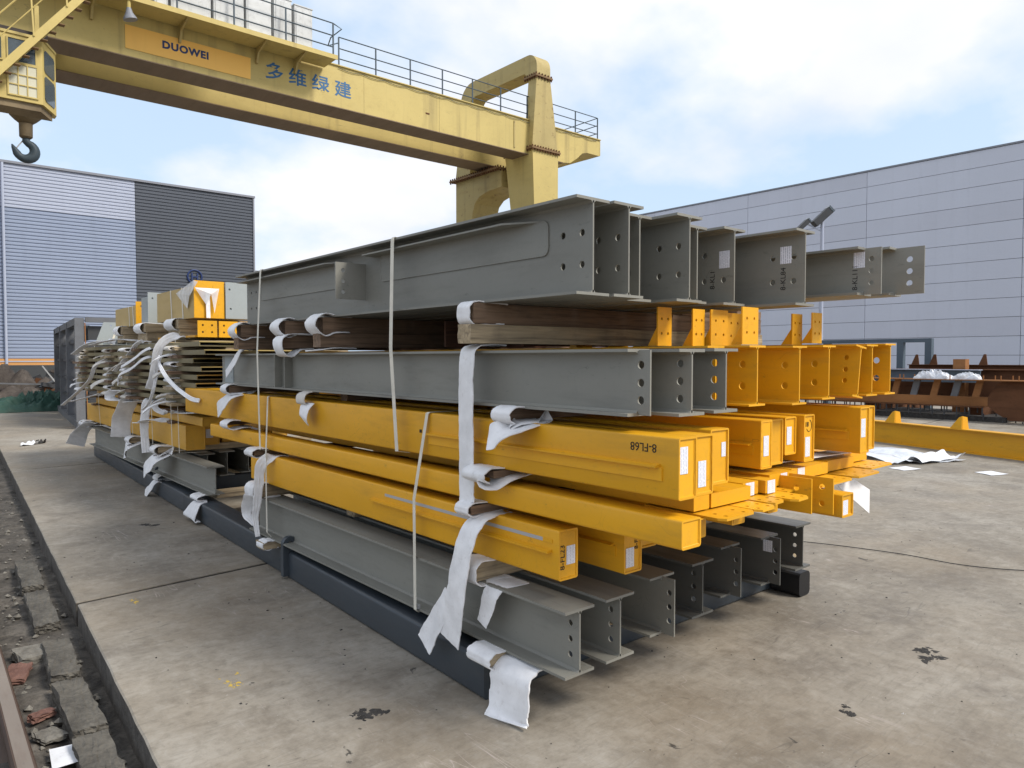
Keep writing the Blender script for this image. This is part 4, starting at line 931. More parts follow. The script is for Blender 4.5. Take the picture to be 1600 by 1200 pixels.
SG = 'cream straps round the near stack'
def strap(label, path, w=.017, W=(0, 1, 0)):
    o = ribbon(path, w, W, .0012, 0, 1, smooth=False).obj('strap', M['strap']); return tag(o, label, 'strap', SG)
strap('near cream strap over the top beams down to the large yellow boxes', [(4.3, 3.50, 2.245), (3.40, 3.52, 2.262), (2.57, 3.53, 2.281), (2.146, 3.55, 2.280), (2.140, 3.55, 2.268), (2.095, 3.50, 1.66), (2.088, 3.43, 1.09), (2.16, 3.42, 1.078)], .034)
strap('near cream strap over the large yellow boxes down to the bottom beam', [(2.9, 3.19, 1.316), (2.147, 3.20, 1.315), (2.138, 3.205, 1.31), (2.095, 3.27, .85), (2.086, 3.25, .258), (2.098, 3.25, .246), (2.2, 3.25, .246)], .026)
strap('far cream strap over the top beams down to the lowest boxes', [(4.3, 5.40, 2.245), (3.4, 5.42, 2.262), (2.57, 5.46, 2.281), (2.146, 5.48, 2.280), (2.140, 5.48, 2.268), (2.10, 5.46, 1.66), (2.094, 5.41, .905), (2.16, 5.40, .900)], .030)
strap('far cream strap beginning at the large yellow boxes', [(2.9, 5.34, 1.316), (2.147, 5.36, 1.315), (2.138, 5.36, 1.31), (2.093, 5.30, .86), (2.088, 5.28, .30), (2.12, 5.28, .26)], .024)
strap_clip = MB().box(2.094, 2.11, 3.235, 3.275, .262, .282).obj('strap_clip', M['bare']); tag(strap_clip, 'small metal strap clip on the bottom flange of the leftmost beam', 'clip')

# ------------------------------------------------------------------ second stack, behind the first
G21 = 'grey beams at the bottom of the far stack'
t = ibeam('front grey beam at the bottom of the far stack, cut square with two slots', 2.37, 7.27, .26, .28, .17, 5.6, 'grey', holes=[(.03, .06, .010), (.03, .13, .010)], group=G21)
for i, X in enumerate((2.62, 2.87, 3.15, 3.45, 3.8)):
    ibeam(f'{("second", "third", "fourth", "fifth", "sixth")[i]} grey beam from the front at the bottom of the far stack', X, 8.3 + .10 * i, .26, .28,   .17, 4.6, 'grey', holes=[(.05, .08, .010), (.05, .18, .010)], group=G21)
G22 = 'brown yellow boxes in the lower half of the far stack'
M['yellow_dull'] = paint('dusty_yellow_paint', (0.66, 0.360, 0.045), 0.45, 0.08, 0.3, (0.25, 0.17, 0.07))
t = boxtube('big dusty yellow box over the grey beams of the far stack, end in view', 2.345, 8.13, .615, .20, .265, 5.2, 'yellow_dull', group=G22)
for i, (X, Y) in enumerate(((2.62, 8.5), (2.92, 8.7), (3.25, 8.8), (3.6, 8.9))):
    boxtube(f'{("second", "third", "fourth", "fifth")[i]} dusty yellow box in the row behind the big one of the far stack', X, Y, .615, .20, .26, 4.6, 'yellow_dull', group=G22, stick=[(.05, .08, .08, .10)])
t = boxtube('thin yellow box above the big one of the far stack, longest of its layer', 2.36, 7.62, .905, .22, .095, 5.1, 'yellow_dull', group='thin yellow boxes of the far stack')
t = boxtube('short thin yellow box topping the lower boxes at the far left end', 2.38, 9.6, 1.045, .22, .105, 3.15, 'yellow_dull', group='thin yellow boxes of the far stack')
t = boxtube('thin yellow box sitting back behind the strap tails of the far stack', 2.64, 7.75, .905, .25, .095, 5.0, 'yellow_dull', group='thin yellow boxes of the far stack')
# thin channels in many layers
M['lip'] = paint('pale_olive_lip', (0.45, 0.34, 0.13), 0.5)
M['channel'] = paint('olive_grey_channel', (0.20, 0.165, 0.085), 0.5, 0.15, 0.3, (0.07, 0.05, 0.03))
CHG = 'thin channels layered in the far stack'
FGT = 'foam pads and tails squeezed between the thin layers of the far stack'
TG2 = 'timber packers between the thin channels of the far stack'
rr = random.Random(21)
layers = 8; zb = 1.155; dz = .080
names = ['lowest', 'second', 'third', 'fourth', 'fifth', 'sixth', 'seventh', 'topmost']
pack_y = (7.85, 9.55, 10.75, 12.5); pack_w = (.42, .55, .45, .5)
side = ['nearest', 'second', 'third', 'farthest']
for L in range(layers):
    z = zb + L * dz
    for j, X in enumerate((2.40, 2.95, 3.50)):
        y0 = 7.05 + rr.uniform(-.1, .25) + j * .1
        ln = 5.9 + rr.uniform(-.2, .2)
        t = thing('channel_section', f'{names[L]} thin channel of the far stack, {("front", "middle", "back")[j]} row', 'steel channel', (X, y0, z), 0, CHG)
        mb = MB(); P = [(-.22, 0), (.22, 0), (.22, .008), (-.212, .008), (-.212, .040), (.22, .040), (.22, .046), (-.22, .046)]
        mb.extr([(x, 0, q) for x, q in P], (0, ln, 0)); mb.obj('channel_body', M['channel'], t)
        MB().box(-.222, .222, -.004, .0, .038, .049).obj('bright_lip', M['lip'], t)
    for k, (py, pw) in enumerate(zip(pack_y, pack_w)):
        yy = py + rr.uniform(-.05, .05); w = pw * rr.uniform(.8, 1.05)
        o = block(1.9, w, .032, L * 10 + k, .004, 3).obj('timber_packer', M['wood_pale' if rr.random() < .6 else 'wood']); o.location = (3.06 + rr.uniform(-.05, .05), yy, z - .017)
        tag(o, f'{side[k]} packer under the {names[L]} thin channel of the far stack', 'timber', TG2)
        # foam tongue around the packer
        x0 = 2.13 + rr.uniform(-.05, .03); lw = rr.uniform(.16, .30); dr = rr.uniform(0, .05)
        p = [(x0 + .22, yy, z + .002), (x0 + .08, yy, z + .010), (x0 - .02, yy, z + .006), (x0 - .05, yy, z - .020), (x0 - .01, yy, z - .036), (x0 + .08, yy, z - .036)]
        if rr.random() < .42:
            a = rr.uniform(-.04, .09); p = [(x0 + .22, yy, z + .002), (x0 + .08, yy, z + .008), (x0 - .03, yy + .03, z - .002), (x0 - .10 - a * .3, yy + .06 + a * .6, z - .03 - a * .3), (x0 - .13 - a * .6, yy + .10 + a * 1.4, z - .06 - a * .8)]
        foamobj('foam_tail', f'{side[k]} foam tongue of the {names[L]} thin layer in the far stack', ribbon(p, rr.uniform(.03, .06) if len(p) == 5 else lw, (rr.uniform(-.3, .8) if len(p) == 5 else 0, 1, rr.uniform(0, .6) if len(p) == 5 else 0), .006, 2, 5), 'foam_dusty' if rr.random() < .7 else 'foam', FGT)
# hanging tails and knots
TAIL = 'loose foam tails on the far stack'
def tail(label, pts, w, mat='foam', **kw): return foamobj('foam_tail', label, ribbon(pts, tuple(q * .42 for q in w) if isinstance(w, tuple) else w * .5, kw.pop('W', (.9, -.32, 0)), .006, kw.pop('ridges', 3), 6, wobble=.002, **kw), mat, TAIL)
tail('thick bunched foam tail falling down the near end of the far stack', [(2.35, 7.95, 1.835), (2.18, 8.0, 1.82), (2.08, 8.05, 1.72), (2.06, 8.12, 1.55), (2.05, 8.17, 1.42), (2.03, 8.25, 1.28)], (.20, .22))
tail('long foam tail arching from the bunched knot to the large yellow box corner', [(2.06, 8.02, 1.62), (2.03, 7.85, 1.52), (2.05, 7.55, 1.36), (2.10, 7.15, 1.23), (2.13, 6.95, 1.21)], .08, W=(.3, .5, 1))
tail('curled foam tail below the bunched knot of the far stack', [(2.05, 8.06, 1.45), (2.02, 8.05, 1.30), (2.0, 8.18, 1.14), (1.98, 8.35, 1.06)], (.08, .06), 'foam')
tail('wide hanging foam sheet over the big dusty yellow box', [(2.30, 9.70, 1.16), (2.20, 9.75, 1.14), (2.17, 9.90, 1.02), (2.16, 10.15, .82), (2.17, 10.25, .60)], (.40, .55))
tail('long narrow foam sheet beside the wide one on the far stack', [(2.30, 9.05, 1.13), (2.20, 9.05, 1.10), (2.17, 9.05, .95), (2.16, 9.05, .78), (2.17, 9.03, .52)], (.24, .20))
tail('crumpled foam pad above the hanging sheets of the far stack', [(2.4, 9.9, 1.17), (2.18, 9.95, 1.20), (2.08, 10.15, 1.19), (2.05, 10.2, 1.10), (2.2, 9.9, 1.07), (2.1, 9.5, 1.08), (2.3, 9.3, 1.1)], .22, 'foam')
tail('knotted foam pad on the upper edge of the big dusty box', [(2.35, 8.75, .90), (2.18, 8.85, .91), (2.12, 9.0, .88), (2.2, 9.1, .86), (2.12, 9.3, .85)], .16)
tail('foam loop low on the far stack by the hanging sheets', [(2.4, 8.2, 1.15), (2.17, 8.25, 1.16), (2.10, 8.35, 1.10), (2.15, 8.3, 1.03), (2.32, 8.2, 1.03), (2.20, 7.9, 1.04), (2.3, 7.6, 1.05)], .12)
tail('white foam tongue at the top left of the thin layers', [(2.35, 11.2, 1.83), (2.18, 11.3, 1.84), (2.07, 11.7, 1.79), (2.0, 12.3, 1.66)], .16)
tail('second white foam tongue left of the top, paler and curled', [(2.4, 10.2, 1.83), (2.2, 10.4, 1.845), (2.10, 10.8, 1.82), (2.05, 11.3, 1.78)], .14)
tail('straight foam tail slanting left beside the dark gap of the far stack', [(2.3, 9.25, 1.80), (2.17, 9.3, 1.78), (2.12, 9.6, 1.62), (2.08, 10.1, 1.44)], .10)
tail('wavy foam tail slanting down over the thin layers midway', [(2.3, 8.75, 1.74), (2.15, 8.85, 1.70), (2.08, 9.2, 1.58), (2.03, 9.5, 1.50)], .07, W=(.2, .5, 1))
tail('second wavy foam tail under the first midway on the far stack', [(2.3, 8.8, 1.64), (2.15, 8.95, 1.60), (2.08, 9.25, 1.48), (2.03, 9.6, 1.40), (2.02, 9.65, 1.28)], .07, W=(.2, .5, 1))
tail('long knotted foam tail at the far left of the thin layers', [(2.2, 10.9, 1.62), (2.08, 11.2, 1.50), (2.05, 11.4, 1.32), (2.02, 11.8, 1.18), (1.98, 12.6, .98), (1.95, 13.0, .88)], .10)
tail('limp foam tail over the short thin yellow box', [(2.3, 11.9, 1.08), (2.2, 12.0, 1.06), (2.12, 12.6, .98), (2.05, 13.2, .92)], .10)
tail('fanned foam tail at the far bottom corner of the far stack', [(2.4, 12.7, .60), (2.27, 12.8, .58), (2.20, 13.1, .42), (2.16, 13.3, .22)], (.25, .65))
wrap('foam wrap under the far corner of the big dusty box', 2.22, 13.0, .548, .612, .30, loose=.03)
wrap('foam wrap midway under the big dusty box', 2.21, 10.0, .545, .612, .22, loose=.03, extra=[(2.3, 9.9, .55), (2.2, 9.95, .5), (2.18, 10.1, .44)])
wrap('foam wrap at the near end under the big dusty box', 2.18, 8.72, .545, .612, .20, loose=.03, extra=[(2.3, 8.6, .54), (2.19, 8.65, .48), (2.15, 8.9, .38), (2.13, 8.98, .31)])
for y, wd in ((8.7, 'near'), (10.0, 'middle'), (13.0, 'far')):
    timber(f'{wd} timber under the big dusty box of the far stack', 2.2, 4.0, y, .545, .612, .14, 'wood_pale', group='timbers of the far stack')
for y, wd in ((7.5, 'near'), (9.0, 'middle'), (12.6, 'far')):
    timber(f'{wd} packing board between base frame and far stack beams', 2.42, 4.9, y, .197, .258, .16, 'wood_pale', group='timbers of the far stack')
for y, wd in ((8.6, 'near'), (10.6, 'middle'), (12.7, 'far')):
    timber(f'{wd} thin timber under the thin yellow boxes of the far stack', 2.3, 3.9, y, .876, .904, .14, 'wood', group='timbers of the far stack')
    timber(f'{wd} timber under the thin channels of the far stack', 2.25, 3.9, y, 1.002, 1.043, .2, 'wood', group='timbers of the far stack')
# upper twin timbers with foam (three pairs)
zt = zb + layers * dz + .010
for y, w, lb in ((8.16, .60, 'near'), (9.45, .60, 'middle'), (10.55, .5, 'far')):
    timber(f'{lb} upper broad timber of the far stack under the wrapped posts', 2.235, 3.9, y, zt + .105, zt + .20, w * .75, 'wood_pale', group='timbers of the far stack')
    timber(f'{lb} lower broad timber of the far stack on the thin channels', 2.255, 3.9, y, zt, zt + .102, w * .70, 'wood_pale', group='timbers of the far stack')
    wrap(f'foam wrap round the {lb} broad timber at the top of the far stack', 2.22, y, zt + .108, zt + .198, w * .5, loose=.03, deep=.4)
# yellow drilled plates under the wrapped posts
t = thing('drilled_beam', 'yellow beam end with a row of bolt holes under the wrapped box', 'steel beam', (2.31, 7.56, 1.815))
for k in range(4):
    plate(rect(0, .19, 0, .165), [(.05, .05, .011), (.14, .05, .011), (.05, .12, .011), (.14, .12, .011)], (k * .215, (k % 2) * .02, 0), (1, 0, 0), (0, 0, 1), (0, .01, 0)).obj('drilled_plate', M['yellow'], t)
MB().box(-.01, .86, .05, 1.4, 0, .02).obj('flange', M['yellow'], t)
# upright members on top, seen end-on
Zt = zt + .205
GU = 'members standing proud on top of the far stack'
def upright(label, X, Y, w, L, h, mat, holes=(), strap_y=()):
    t = thing('boxed_member', label, 'steel box', (X, Y, Zt), 0, GU)
    plate(rect(0, w, 0, h), list(holes), (0, -.002, 0), (1, 0, 0), (0, 0, 1), (0, -.010, 0)).obj('end_plate', M[mat[0]], t)
    MB().extr([(.004, .0, 0), (w - .02, .0, 0), (w - .02, .0, h - .05), (.004, .0, h - .05)], (0, L, 0)).obj('box_body', M[mat[1]], t)
    for k in strap_y:
        MB().extr([(.0022, k, 0), (.0022, k + .03, 0), (.0022, k + .07, h - .048), (.0022, k + .04, h - .048)], (-.002, 0, 0)).obj('wrapping_strap', M['strap'], t)
    return t
M['cardboard'] = paint('tan_wrapping', (0.50, 0.36, 0.15), 0.6, 0.1, 0.2, (0.3, 0.22, 0.12))
upright('tall wrapped yellow box on the far stack, plastic film torn open', 2.30, 7.64, .30, 1.35, .375, ('yellow', 'cardboard'), strap_y=(.35, .75))
upright('pale grey end plate with two round holes beside the wrapped box', 2.605, 7.62, .28, 2.2, .375, ('grey_light', 'grey_light'), holes=[(.05, .10, .011), (.04, .30, .011)])
upright('pale grey plate seen between the two wrapped yellow boxes', 2.285, 9.32, .26, .3, .37, ('grey_light', 'grey_light'), holes=[(.05, .30, .011)])
upright('second wrapped yellow box, lower, in the middle of the far stack top', 2.50, 9.30, .34, 1.2, .35, ('yellow', 'cardboard'))
upright('smallest wrapped yellow box at the left on the far stack top', 2.30, 9.95, .22, 1.1, .30, ('yellow', 'cardboard'), strap_y=(.10, .3), holes=[(.06, .24, .012)])
sh = [(2.296, 9.0, Zt + .0), (2.296, 8.2, Zt + .0), (2.296, 8.05, Zt + .22), (2.296, 8.6, Zt + .27)]
# torn film on the tall box
f = thing('torn_film', 'torn translucent film and white tape over the tall wrapped box', 'plastic film', (2.30, 7.62, Zt))
MB().add([(0, -.016, .30), (.24, -.018, .30), (.19, -.02, .05), (.15, -.05, .24), (.11, -.02, .13)], [(0, 1, 3), (0, 3, 4), (1, 2, 3)]).obj('film_flap', M['film'], f)
MB().extr([(.11, -.014, .0), (.15, -.014, .0), (.145, -.014, .30), (.105, -.014, .30)], (0, -.004, 0)).obj('white_tape', M['foam'], f)
MB().add([(-.004, .0, .375), (-.006, .6, .28), (-.01, .2, .10), (-.03, .05, .22), (.03, -.02, .36)], [(0, 1, 3), (1, 2, 3), (0, 3, 4)]).obj('film_flap', M['film'], f)
# slanted grey plates at the far left top
GP = 'slanting grey plates at the far left top of the far stack'
def slant(label, X, Y, w, h, lean, mat='grey_light'):
    t = thing('steel_plate', label, 'steel plate', (X, Y, zt), 0, GP)
    plate([(0, 0), (w, 0), (w, h), (lean, h)], [(lean + .1, h - .05, .012)], (0, 0, 0), (1, 0, 0), (0, 0, 1), (0, .012, 0)).obj('plate', M[mat], t)
    MB().box(.05, w, .013, 1.0, 0, .02).obj('foot_flange', M[mat], t)
    for k in (.25, .7): MB().extr([(lean * .3 + w * k * .7, -.004, 0), (lean * .3 + w * k * .7 + .03, -.004, 0), (lean + w * k * .7 + .05, -.004, h), (lean + w * k * .7 + .02, -.004, h)], (0, -.003, 0)).obj('strap', M['strap'], t)
slant('nearer slanting grey plate with two cream straps at the far stack', 2.27, 10.95, .75, .34, .16)
slant('farther slanting grey plate at the outermost corner of the far stack', 2.28, 12.3, .95, .34, .12)
for k, (y, lb) in enumerate(((7.93, 'nearest'), (8.18, 'second'), (8.95, 'third'), (10.0, 'fourth'), (10.5, 'fifth'), (11.9, 'farthest'))):
    strap(f'{lb} of the cream straps round the far stack', [(2.7, y, zt - .01), (2.205, y, zt - .01), (2.20, y, zt - .02), (2.262 if k > 2 else 2.23, y + .03, .615), (2.5, y, .61)], .020)['group'] = 'cream straps round the far stack'

# ------------------------------------------------------------------ gantry crane
CR = thing('gantry_crane', 'yellow double girder gantry crane spanning the yard behind the stacks', 'gantry crane')
ya, yb2, zg0, zg1 = 22.5, 23.45, 10.0, 11.37
def girder(y0, y1, x0=-6.0, x1=24.32):
    P = [(x0, zg0), (22.25, zg0), (22.55, zg0 + .02), (23.0, zg0 + .30), (23.35, zg0 + .50), (23.7, zg0 + .62), (x1, zg0 + .62), (x1, zg1), (x0, zg1)]
    P = [(x0, zg0), (22.0, zg0 - .0), (22.45, zg0 + .05), (22.9, zg0 + .34), (23.2, zg0 + .60), (23.5, zg0 + .68), (x1, zg0 + .68), (x1, zg1), (x0, zg1)]
    mb = MB().extr([(x, y0, z) for x, z in P], (0, y1 - y0, 0)); o = mb.obj('girder', M['crane'], CR)
    return o
for y0, y1 in ((ya, yb2), (24.85, 25.9)):
    girder(y0, y1)
    MB().box(-6, 24.36, y0 - .05, y1 + .05, zg1 + .001, zg1 + .035).obj('top_flange', M['crane'], CR)
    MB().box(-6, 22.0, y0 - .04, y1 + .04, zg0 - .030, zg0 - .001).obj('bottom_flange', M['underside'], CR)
    MB().box(-6, 23.9, (y0 + y1) / 2 - .04, (y0 + y1) / 2 + .04, zg1 + .036, zg1 + .14).obj('trolley_rail', M['rust'], CR)
MB().box(24.33, 24.36, ya + .0, 25.9, zg0 + .70, zg1 - .02).obj('end_beam', M['crane'], CR)
MB().box(19.24, 19.30, ya - .03, ya - .001, zg0 + .12, zg1 - .18).obj('joint_bar', M['crane_rusty'], CR)
MB().box(12.47, 12.482, ya - .006, ya - .001, zg0 + .0, zg1).obj('weld_seam', M['crane_rusty'], CR)
for x in (3.4, 6.6, 15.6): MB().box(x, x + .012, ya - .006, ya - .001, zg0 + .0, zg1).obj('weld_seam', M['crane_rusty'], CR)
fc = MB()
for k in range(14):
    x0_ = 11.5 + k * .9; fc.tube([(x0_ + .9 * u / 6, ya - .03, zg1 - .06 - .05 * math.sin(math.pi * u / 6)) for u in range(7)], .010, 5, cap=False)
fc.obj('power_cable', M['rail_dark'], CR)
MB().box(15.0, 15.16, ya - .012, ya - .001, zg0 + .55, zg0 + .60).obj('drain_spot', M['rust'], CR)
# head of the right leg
MB().hexa([(19.98, 22.2, 10.28), (21.42, 22.2, 10.28), (21.42, 23.0, 10.28), (19.98, 22.72, 10.28)], [(20.22, 22.2, 13.12), (20.98, 22.2, 13.12), (20.98, 22.85, 13.12), (20.22, 22.70, 13.12)]).obj('leg_post', M['crane_rusty'], CR)
def bolted_flange(x0, x1, y0, y1, z, name='bolted_flange'):
    o = MB().box(x0, x1, y0, y1, z, z + .07).obj(name, M['rust_flange'], CR)
    mb = MB()
    nx = max(3, int((x1 - x0) / .16)); ny = max(2, int((y1 - y0) / .16))
    for i in range(nx + 1):
        x = x0 + .05 + (x1 - x0 - .1) * i / nx; mb.tube([(x, y0 + .05, z - .07), (x, y0 + .05, z + .15)], .034, 6)
    for i in range(1, ny + 1):
        y = y0 + .05 + (y1 - y0 - .1) * i / ny; mb.tube([(x0 + .05, y, z - .07), (x0 + .05, y, z + .15)], .034, 6)
    b = mb.obj('bolt_row', M['rust'], o); b['kind'] = 'stuff'
bolted_flange(20.12, 21.06, 22.12, 22.92, 13.13)
# arch bar over the girders, rounded at both shoulders
def arch():
    prof = [];
    mb = MB(); x0, x1 = 20.22, 20.98
    outer, inner = [], []
    za_, zb_ = 13.42, 14.12; yo0, yo1 = 22.2, 27.45
    outer += [(yo0, 13.21)] + [(yo0 + .55 - .55 * math.cos(R(a)), zb_ - .55 + .55 * math.sin(R(a))) for a in range(0, 91, 15)]
    outer += [(yo1 - .9 + .9 * math.sin(R(a)), zb_ - .9 + .9 * math.cos(R(a))) for a in range(0, 91, 15)] + [(yo1, 12.0)]
    inner += [(yo0 + .66, 13.21)] + [(yo0 + .66 + .14 - .14 * math.cos(R(a)), za_ - .14 + .14 * math.sin(R(a))) for a in range(0, 91, 15)]
    inner += [(yo1 - .75 - .35 + .35 * math.sin(R(a)), za_ - .35 + .35 * math.cos(R(a))) for a in range(0, 91, 15)] + [(yo1 - .75, 12.0)]
    n = len(outer)
    vs = [(x0, *p) for p in outer] + [(x0, *p) for p in inner] + [(x1, *p) for p in outer] + [(x1, *p) for p in inner]
    fs = []
    for i in range(n - 1):
        fs += [(i, i + 1, n + i + 1, n + i), (2 * n + i, 3 * n + i, 3 * n + i + 1, 2 * n + i + 1), (i, 2 * n + i, 2 * n + i + 1, i + 1), (n + i, n + i + 1, 3 * n + i + 1, 3 * n + i)]
    fs += [(0, n, 3 * n, 2 * n), (n - 1, 3 * n - 1, 4 * n - 1, 2 * n - 1)]
    return mb.add(vs, fs)
arch().obj('arch_bar', M['crane_rusty'], CR, True)
MB().hexa([(19.98, 26.4, 9.9), (21.42, 26.4, 9.9), (21.42, 27.5, 9.9), (19.98, 27.5, 9.9)], [(20.22, 26.7, 11.99), (20.98, 26.7, 11.99), (20.98, 27.45, 11.99), (20.22, 27.45, 11.99)]).obj('leg_post', M['crane_rusty'], CR)
# right legs below the girders
bolted_flange(19.90, 21.50, 22.10, 24.0, 10.185 - .02)
MB().hexa([(20.35, 22.2, .95), (21.40, 22.2, .95), (21.40, 22.9, .95), (20.35, 22.9, .95)], [(20.0, 22.2, 10.16), (21.44, 22.2, 10.16), (21.44, 23.95, 10.16), (20.0, 23.95, 10.16)]).obj('leg', M['crane'], CR)
bolted_flange(19.75, 21.55, 24.15, 27.7, 9.72)
def far_leg():
    P = [(27.5, .95), (27.5, 9.71), (24.2, 9.71), (24.2, 8.98), (25.2, 8.93), (25.75, 8.80), (26.08, 8.55), (26.24, 8.15), (26.3, 7.5), (26.55, .95)]
    MB().extr([(20.0, y, z) for y, z in P], (1.42, 0, 0)).obj('leg', M['crane_rusty'], CR)
far_leg()
for y in (22.5, 27.1):
    MB().box(19.9, 21.9, y - .45, y + .45, .35, .94).obj('bogie', M['crane_rusty'], CR)
    w = MB()
    for xx in (20.3, 21.5): w.tube([(xx, y - .28, .28), (xx, y - .05, .28)], .27, 16)
    w.obj('wheel', M['dark_steel'], CR)
MB().box(20.45, 21.3, 22.95, 26.65, .5, .93).obj('sill_beam', M['crane'], CR)
# left leg pair, outside the picture to the left
for y0 in (22.2, 26.6):
    MB().hexa([(-1.2, y0, .95), (-.1, y0, .95), (-.1, y0 + .8, .95), (-1.2, y0 + .8, .95)], [(-1.5, y0, 9.96), (-.1, y0, 9.96), (-.1, y0 + 1.0, 9.96), (-1.5, y0 + 1.0, 9.96)]).obj('leg', M['crane'], CR)
# walkway, brackets, cabinets
MB().box(-4, 10.98, 21.50, 22.44, 11.17, 11.225).obj('walkway', M['crane'], CR)
MB().box(-4, 10.98, 21.47, 21.50, 11.12, 11.26).obj('toe_board', M['crane_pale'], CR)
for x in (-.4, 1.9, 4.2, 6.45, 8.7 , 9.95):
    MB().extr([(x, 21.55, 11.165), (x, 22.495, 11.165), (x, 22.495, 10.72), (x, 22.40, 10.72), (x, 22.25, 11.0)], (.06, 0, 0)).obj('walkway_bracket', M['crane_rusty'], CR)
def rails(x0, x1, y, z0, h, step, mat='rail_dark', end=True):
    t = MB()
    for z in (z0 + h, z0 + h * .62, z0 + h * .27): t.tube([(x0, y, z), (x1, y, z)], .019, 6)
    o = t.obj('handrail', M[mat], CR)
    n = max(1, round((x1 - x0) / step)); p = MB()
    for i in range(n + 1):
        x = x0 + (x1 - x0) * i / n; MB().bar((x, y, z0), (x, y, z0 + h - .01), .04).obj('rail_post', M[mat], CR)
rails(4.6, 10.85, 21.53, 11.23, 1.02, 1.55)
rails(11.6, 24.30, 22.62, 11.41, .98, 1.35)
rails(11.6, 24.30, 25.80, 11.41, .98, 2.7)
mb = MB()
for z in (11.7, 12.05, 12.38): mb.tube([(24.28, 22.62, z), (24.28, 25.8, z)], .019, 6)
mb.tube([(10.85, 21.53, 12.25), (11.15, 21.53, 12.15), (10.95, 21.9, 11.95), (11.05, 22.3, 11.85), (11.6, 22.62, 12.2)], .019, 6); mb.obj('handrail', M['rail_dark'], CR)
for x0, x1, z1 in ((4.4, 5.55, 13.6), (5.65, 6.0, 13.6), (6.08, 7.15, 13.6), (7.23, 8.10, 13.6), (8.18, 8.93, 13.6), (9.03, 9.58, 12.62), (9.68, 10.26, 12.56)):
    c_ = MB().box(x0, x1, 21.78, 22.40, 11.228, z1).obj('cabinet', M['cabinet'], CR)
    MB().box(x0 - .02, x1 + .02, 21.76, 22.42, z1 + .001, z1 + .03).obj('cabinet_lid', M['cabinet'], c_)
    MB().box(x0 + .05, x1 - .05, 21.765, 21.779, 11.32, z1 - .10).obj('cabinet_door', M['cabinet'], c_)
MB().box(10.45, 10.62, 21.9, 22.1, 11.228, 11.42).obj('junction_box', M['cabinet'], CR)
# board and lettering
MB().extr([(5.06, 22.494, 10.215), (8.55, 22.494, 10.205), (8.56, 22.494, 10.85), (5.06, 22.494, 10.86)], (0, -.012, 0)).obj('name_board', M['logo_orange'], CR)
lettering('DUOWEI', .285, (6.01, 22.480, 10.475), (1, 0, 0), (0, 0, 1), M['deepblue'], CR, 'lettering', .002, .013, sx=1.04)
for ch, x, w in (('多', 8.99, .70), ('维', 9.77, .62), ('绿', 10.56, .62), ('建', 11.37, .65)):
    lettering(ch, .56, (x, 22.497, 10.43), (1, 0, 0), (0, 0, 1), M['blueprint'], CR, 'lettering', .002, .009, sx=1.12)
# floodlight under the walkway
fl = MB(); fl.tube([(4.95, 21.55, 11.12), (4.95, 21.55, 10.90)], .05, 8).obj('lamp_stem', M['crane_pale'], CR)
MB().tube([(4.95, 21.55, 10.92), (4.96, 21.55, 10.80), (4.98, 21.55, 10.66), (4.99, 21.55, 10.62)], [.06, .09, .17, .18], 14).obj('lamp_shade', M['coping'], CR, True)
# operator's cab
cab = [(.6, 20.5), (2.82, 20.5), (3.20, 21.25), (3.20, 21.5), (.6, 21.5)]
def offs(z, k=1.0): return [(x, y, z) for x, y in cab]
body = MB().extr(offs(7.62), (0, 0, 1.50)).obj('cab_body', M['crane_pale'], CR)
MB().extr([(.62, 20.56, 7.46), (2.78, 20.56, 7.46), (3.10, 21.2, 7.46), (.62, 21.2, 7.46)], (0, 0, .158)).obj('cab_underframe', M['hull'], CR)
MB().extr([(-2.0, 20.47, 9.122), (2.84, 20.47, 9.122), (3.22, 21.25, 9.122), (3.22, 21.5, 9.122), (-2.0, 21.5, 9.122)], (0, 0, .06)).obj('cab_roof', M['crane'], CR)
def window(x0, x1, z0, z1, bars=0, mat='glass'):
    w = MB(); 
    g = MB().box(x0, x1, 20.488, 20.496, z0, z1).obj('cab_window', M[mat], CR)
    f = MB(); t_ = .03
    f.box(x0 - t_, x1 + t_, 20.47, 20.487, z1, z1 + t_); f.box(x0 - t_, x1 + t_, 20.47, 20.487, z0 - t_, z0); f.box(x0 - t_, x0, 20.47, 20.487, z0, z1); f.box(x1, x1 + t_, 20.47, 20.487, z0, z1)
    f.obj('window_frame', M['crane_pale'], g)
    if bars:
        b = MB()
        for i in range(1, 3):
            b.bar((x0 + (x1 - x0) * i / 3, 20.478, z0), (x0 + (x1 - x0) * i / 3, 20.478, z1), .022); b.bar((x0, 20.476, z0 + (z1 - z0) * i / 3), (x1, 20.476, z0 + (z1 - z0) * i / 3), .022)
        b.obj('window_grille', M['crane_pale'], g)
window(2.15, 2.68, 8.50, 9.02); window(2.15, 2.70, 7.74, 8.44, 1, 'glass_dusty'); window(1.0, 2.02, 8.50, 9.02)
for z0, z1 in ((8.42, 8.95), (7.75, 8.34)):
    a, b_ = Vector((2.87, 20.585, 0)), Vector((3.15, 21.14, 0)); n_ = Vector((.89, -.45, 0)) * .012
    def oct_(z0, z1, c=.06):
        d = (b_ - a); l = d.length; d.normalize(); P = [(c, z0), (l - c, z0), (l, z0 + c), (l, z1 - c), (l - c, z1), (c, z1), (0, z1 - c), (0, z0 + c)]
        return [a + d * u + Vector((0, 0, z)) for u, z in P]
    MB().extr(oct_(z0, z1), n_).obj('cab_window', M['glass'], CR)
MB().box(-2.2, .58, 20.45, 21.5, 7.62, 9.12).obj('cab_platform_panel', M['crane_pale'], CR)
MB().box(-2.2, 3.0, 20.9, 21.5, 9.21, 9.42).obj('cab_gap_box', M['cab_dark'], CR)  # near-black box filling the gap above the cab roof
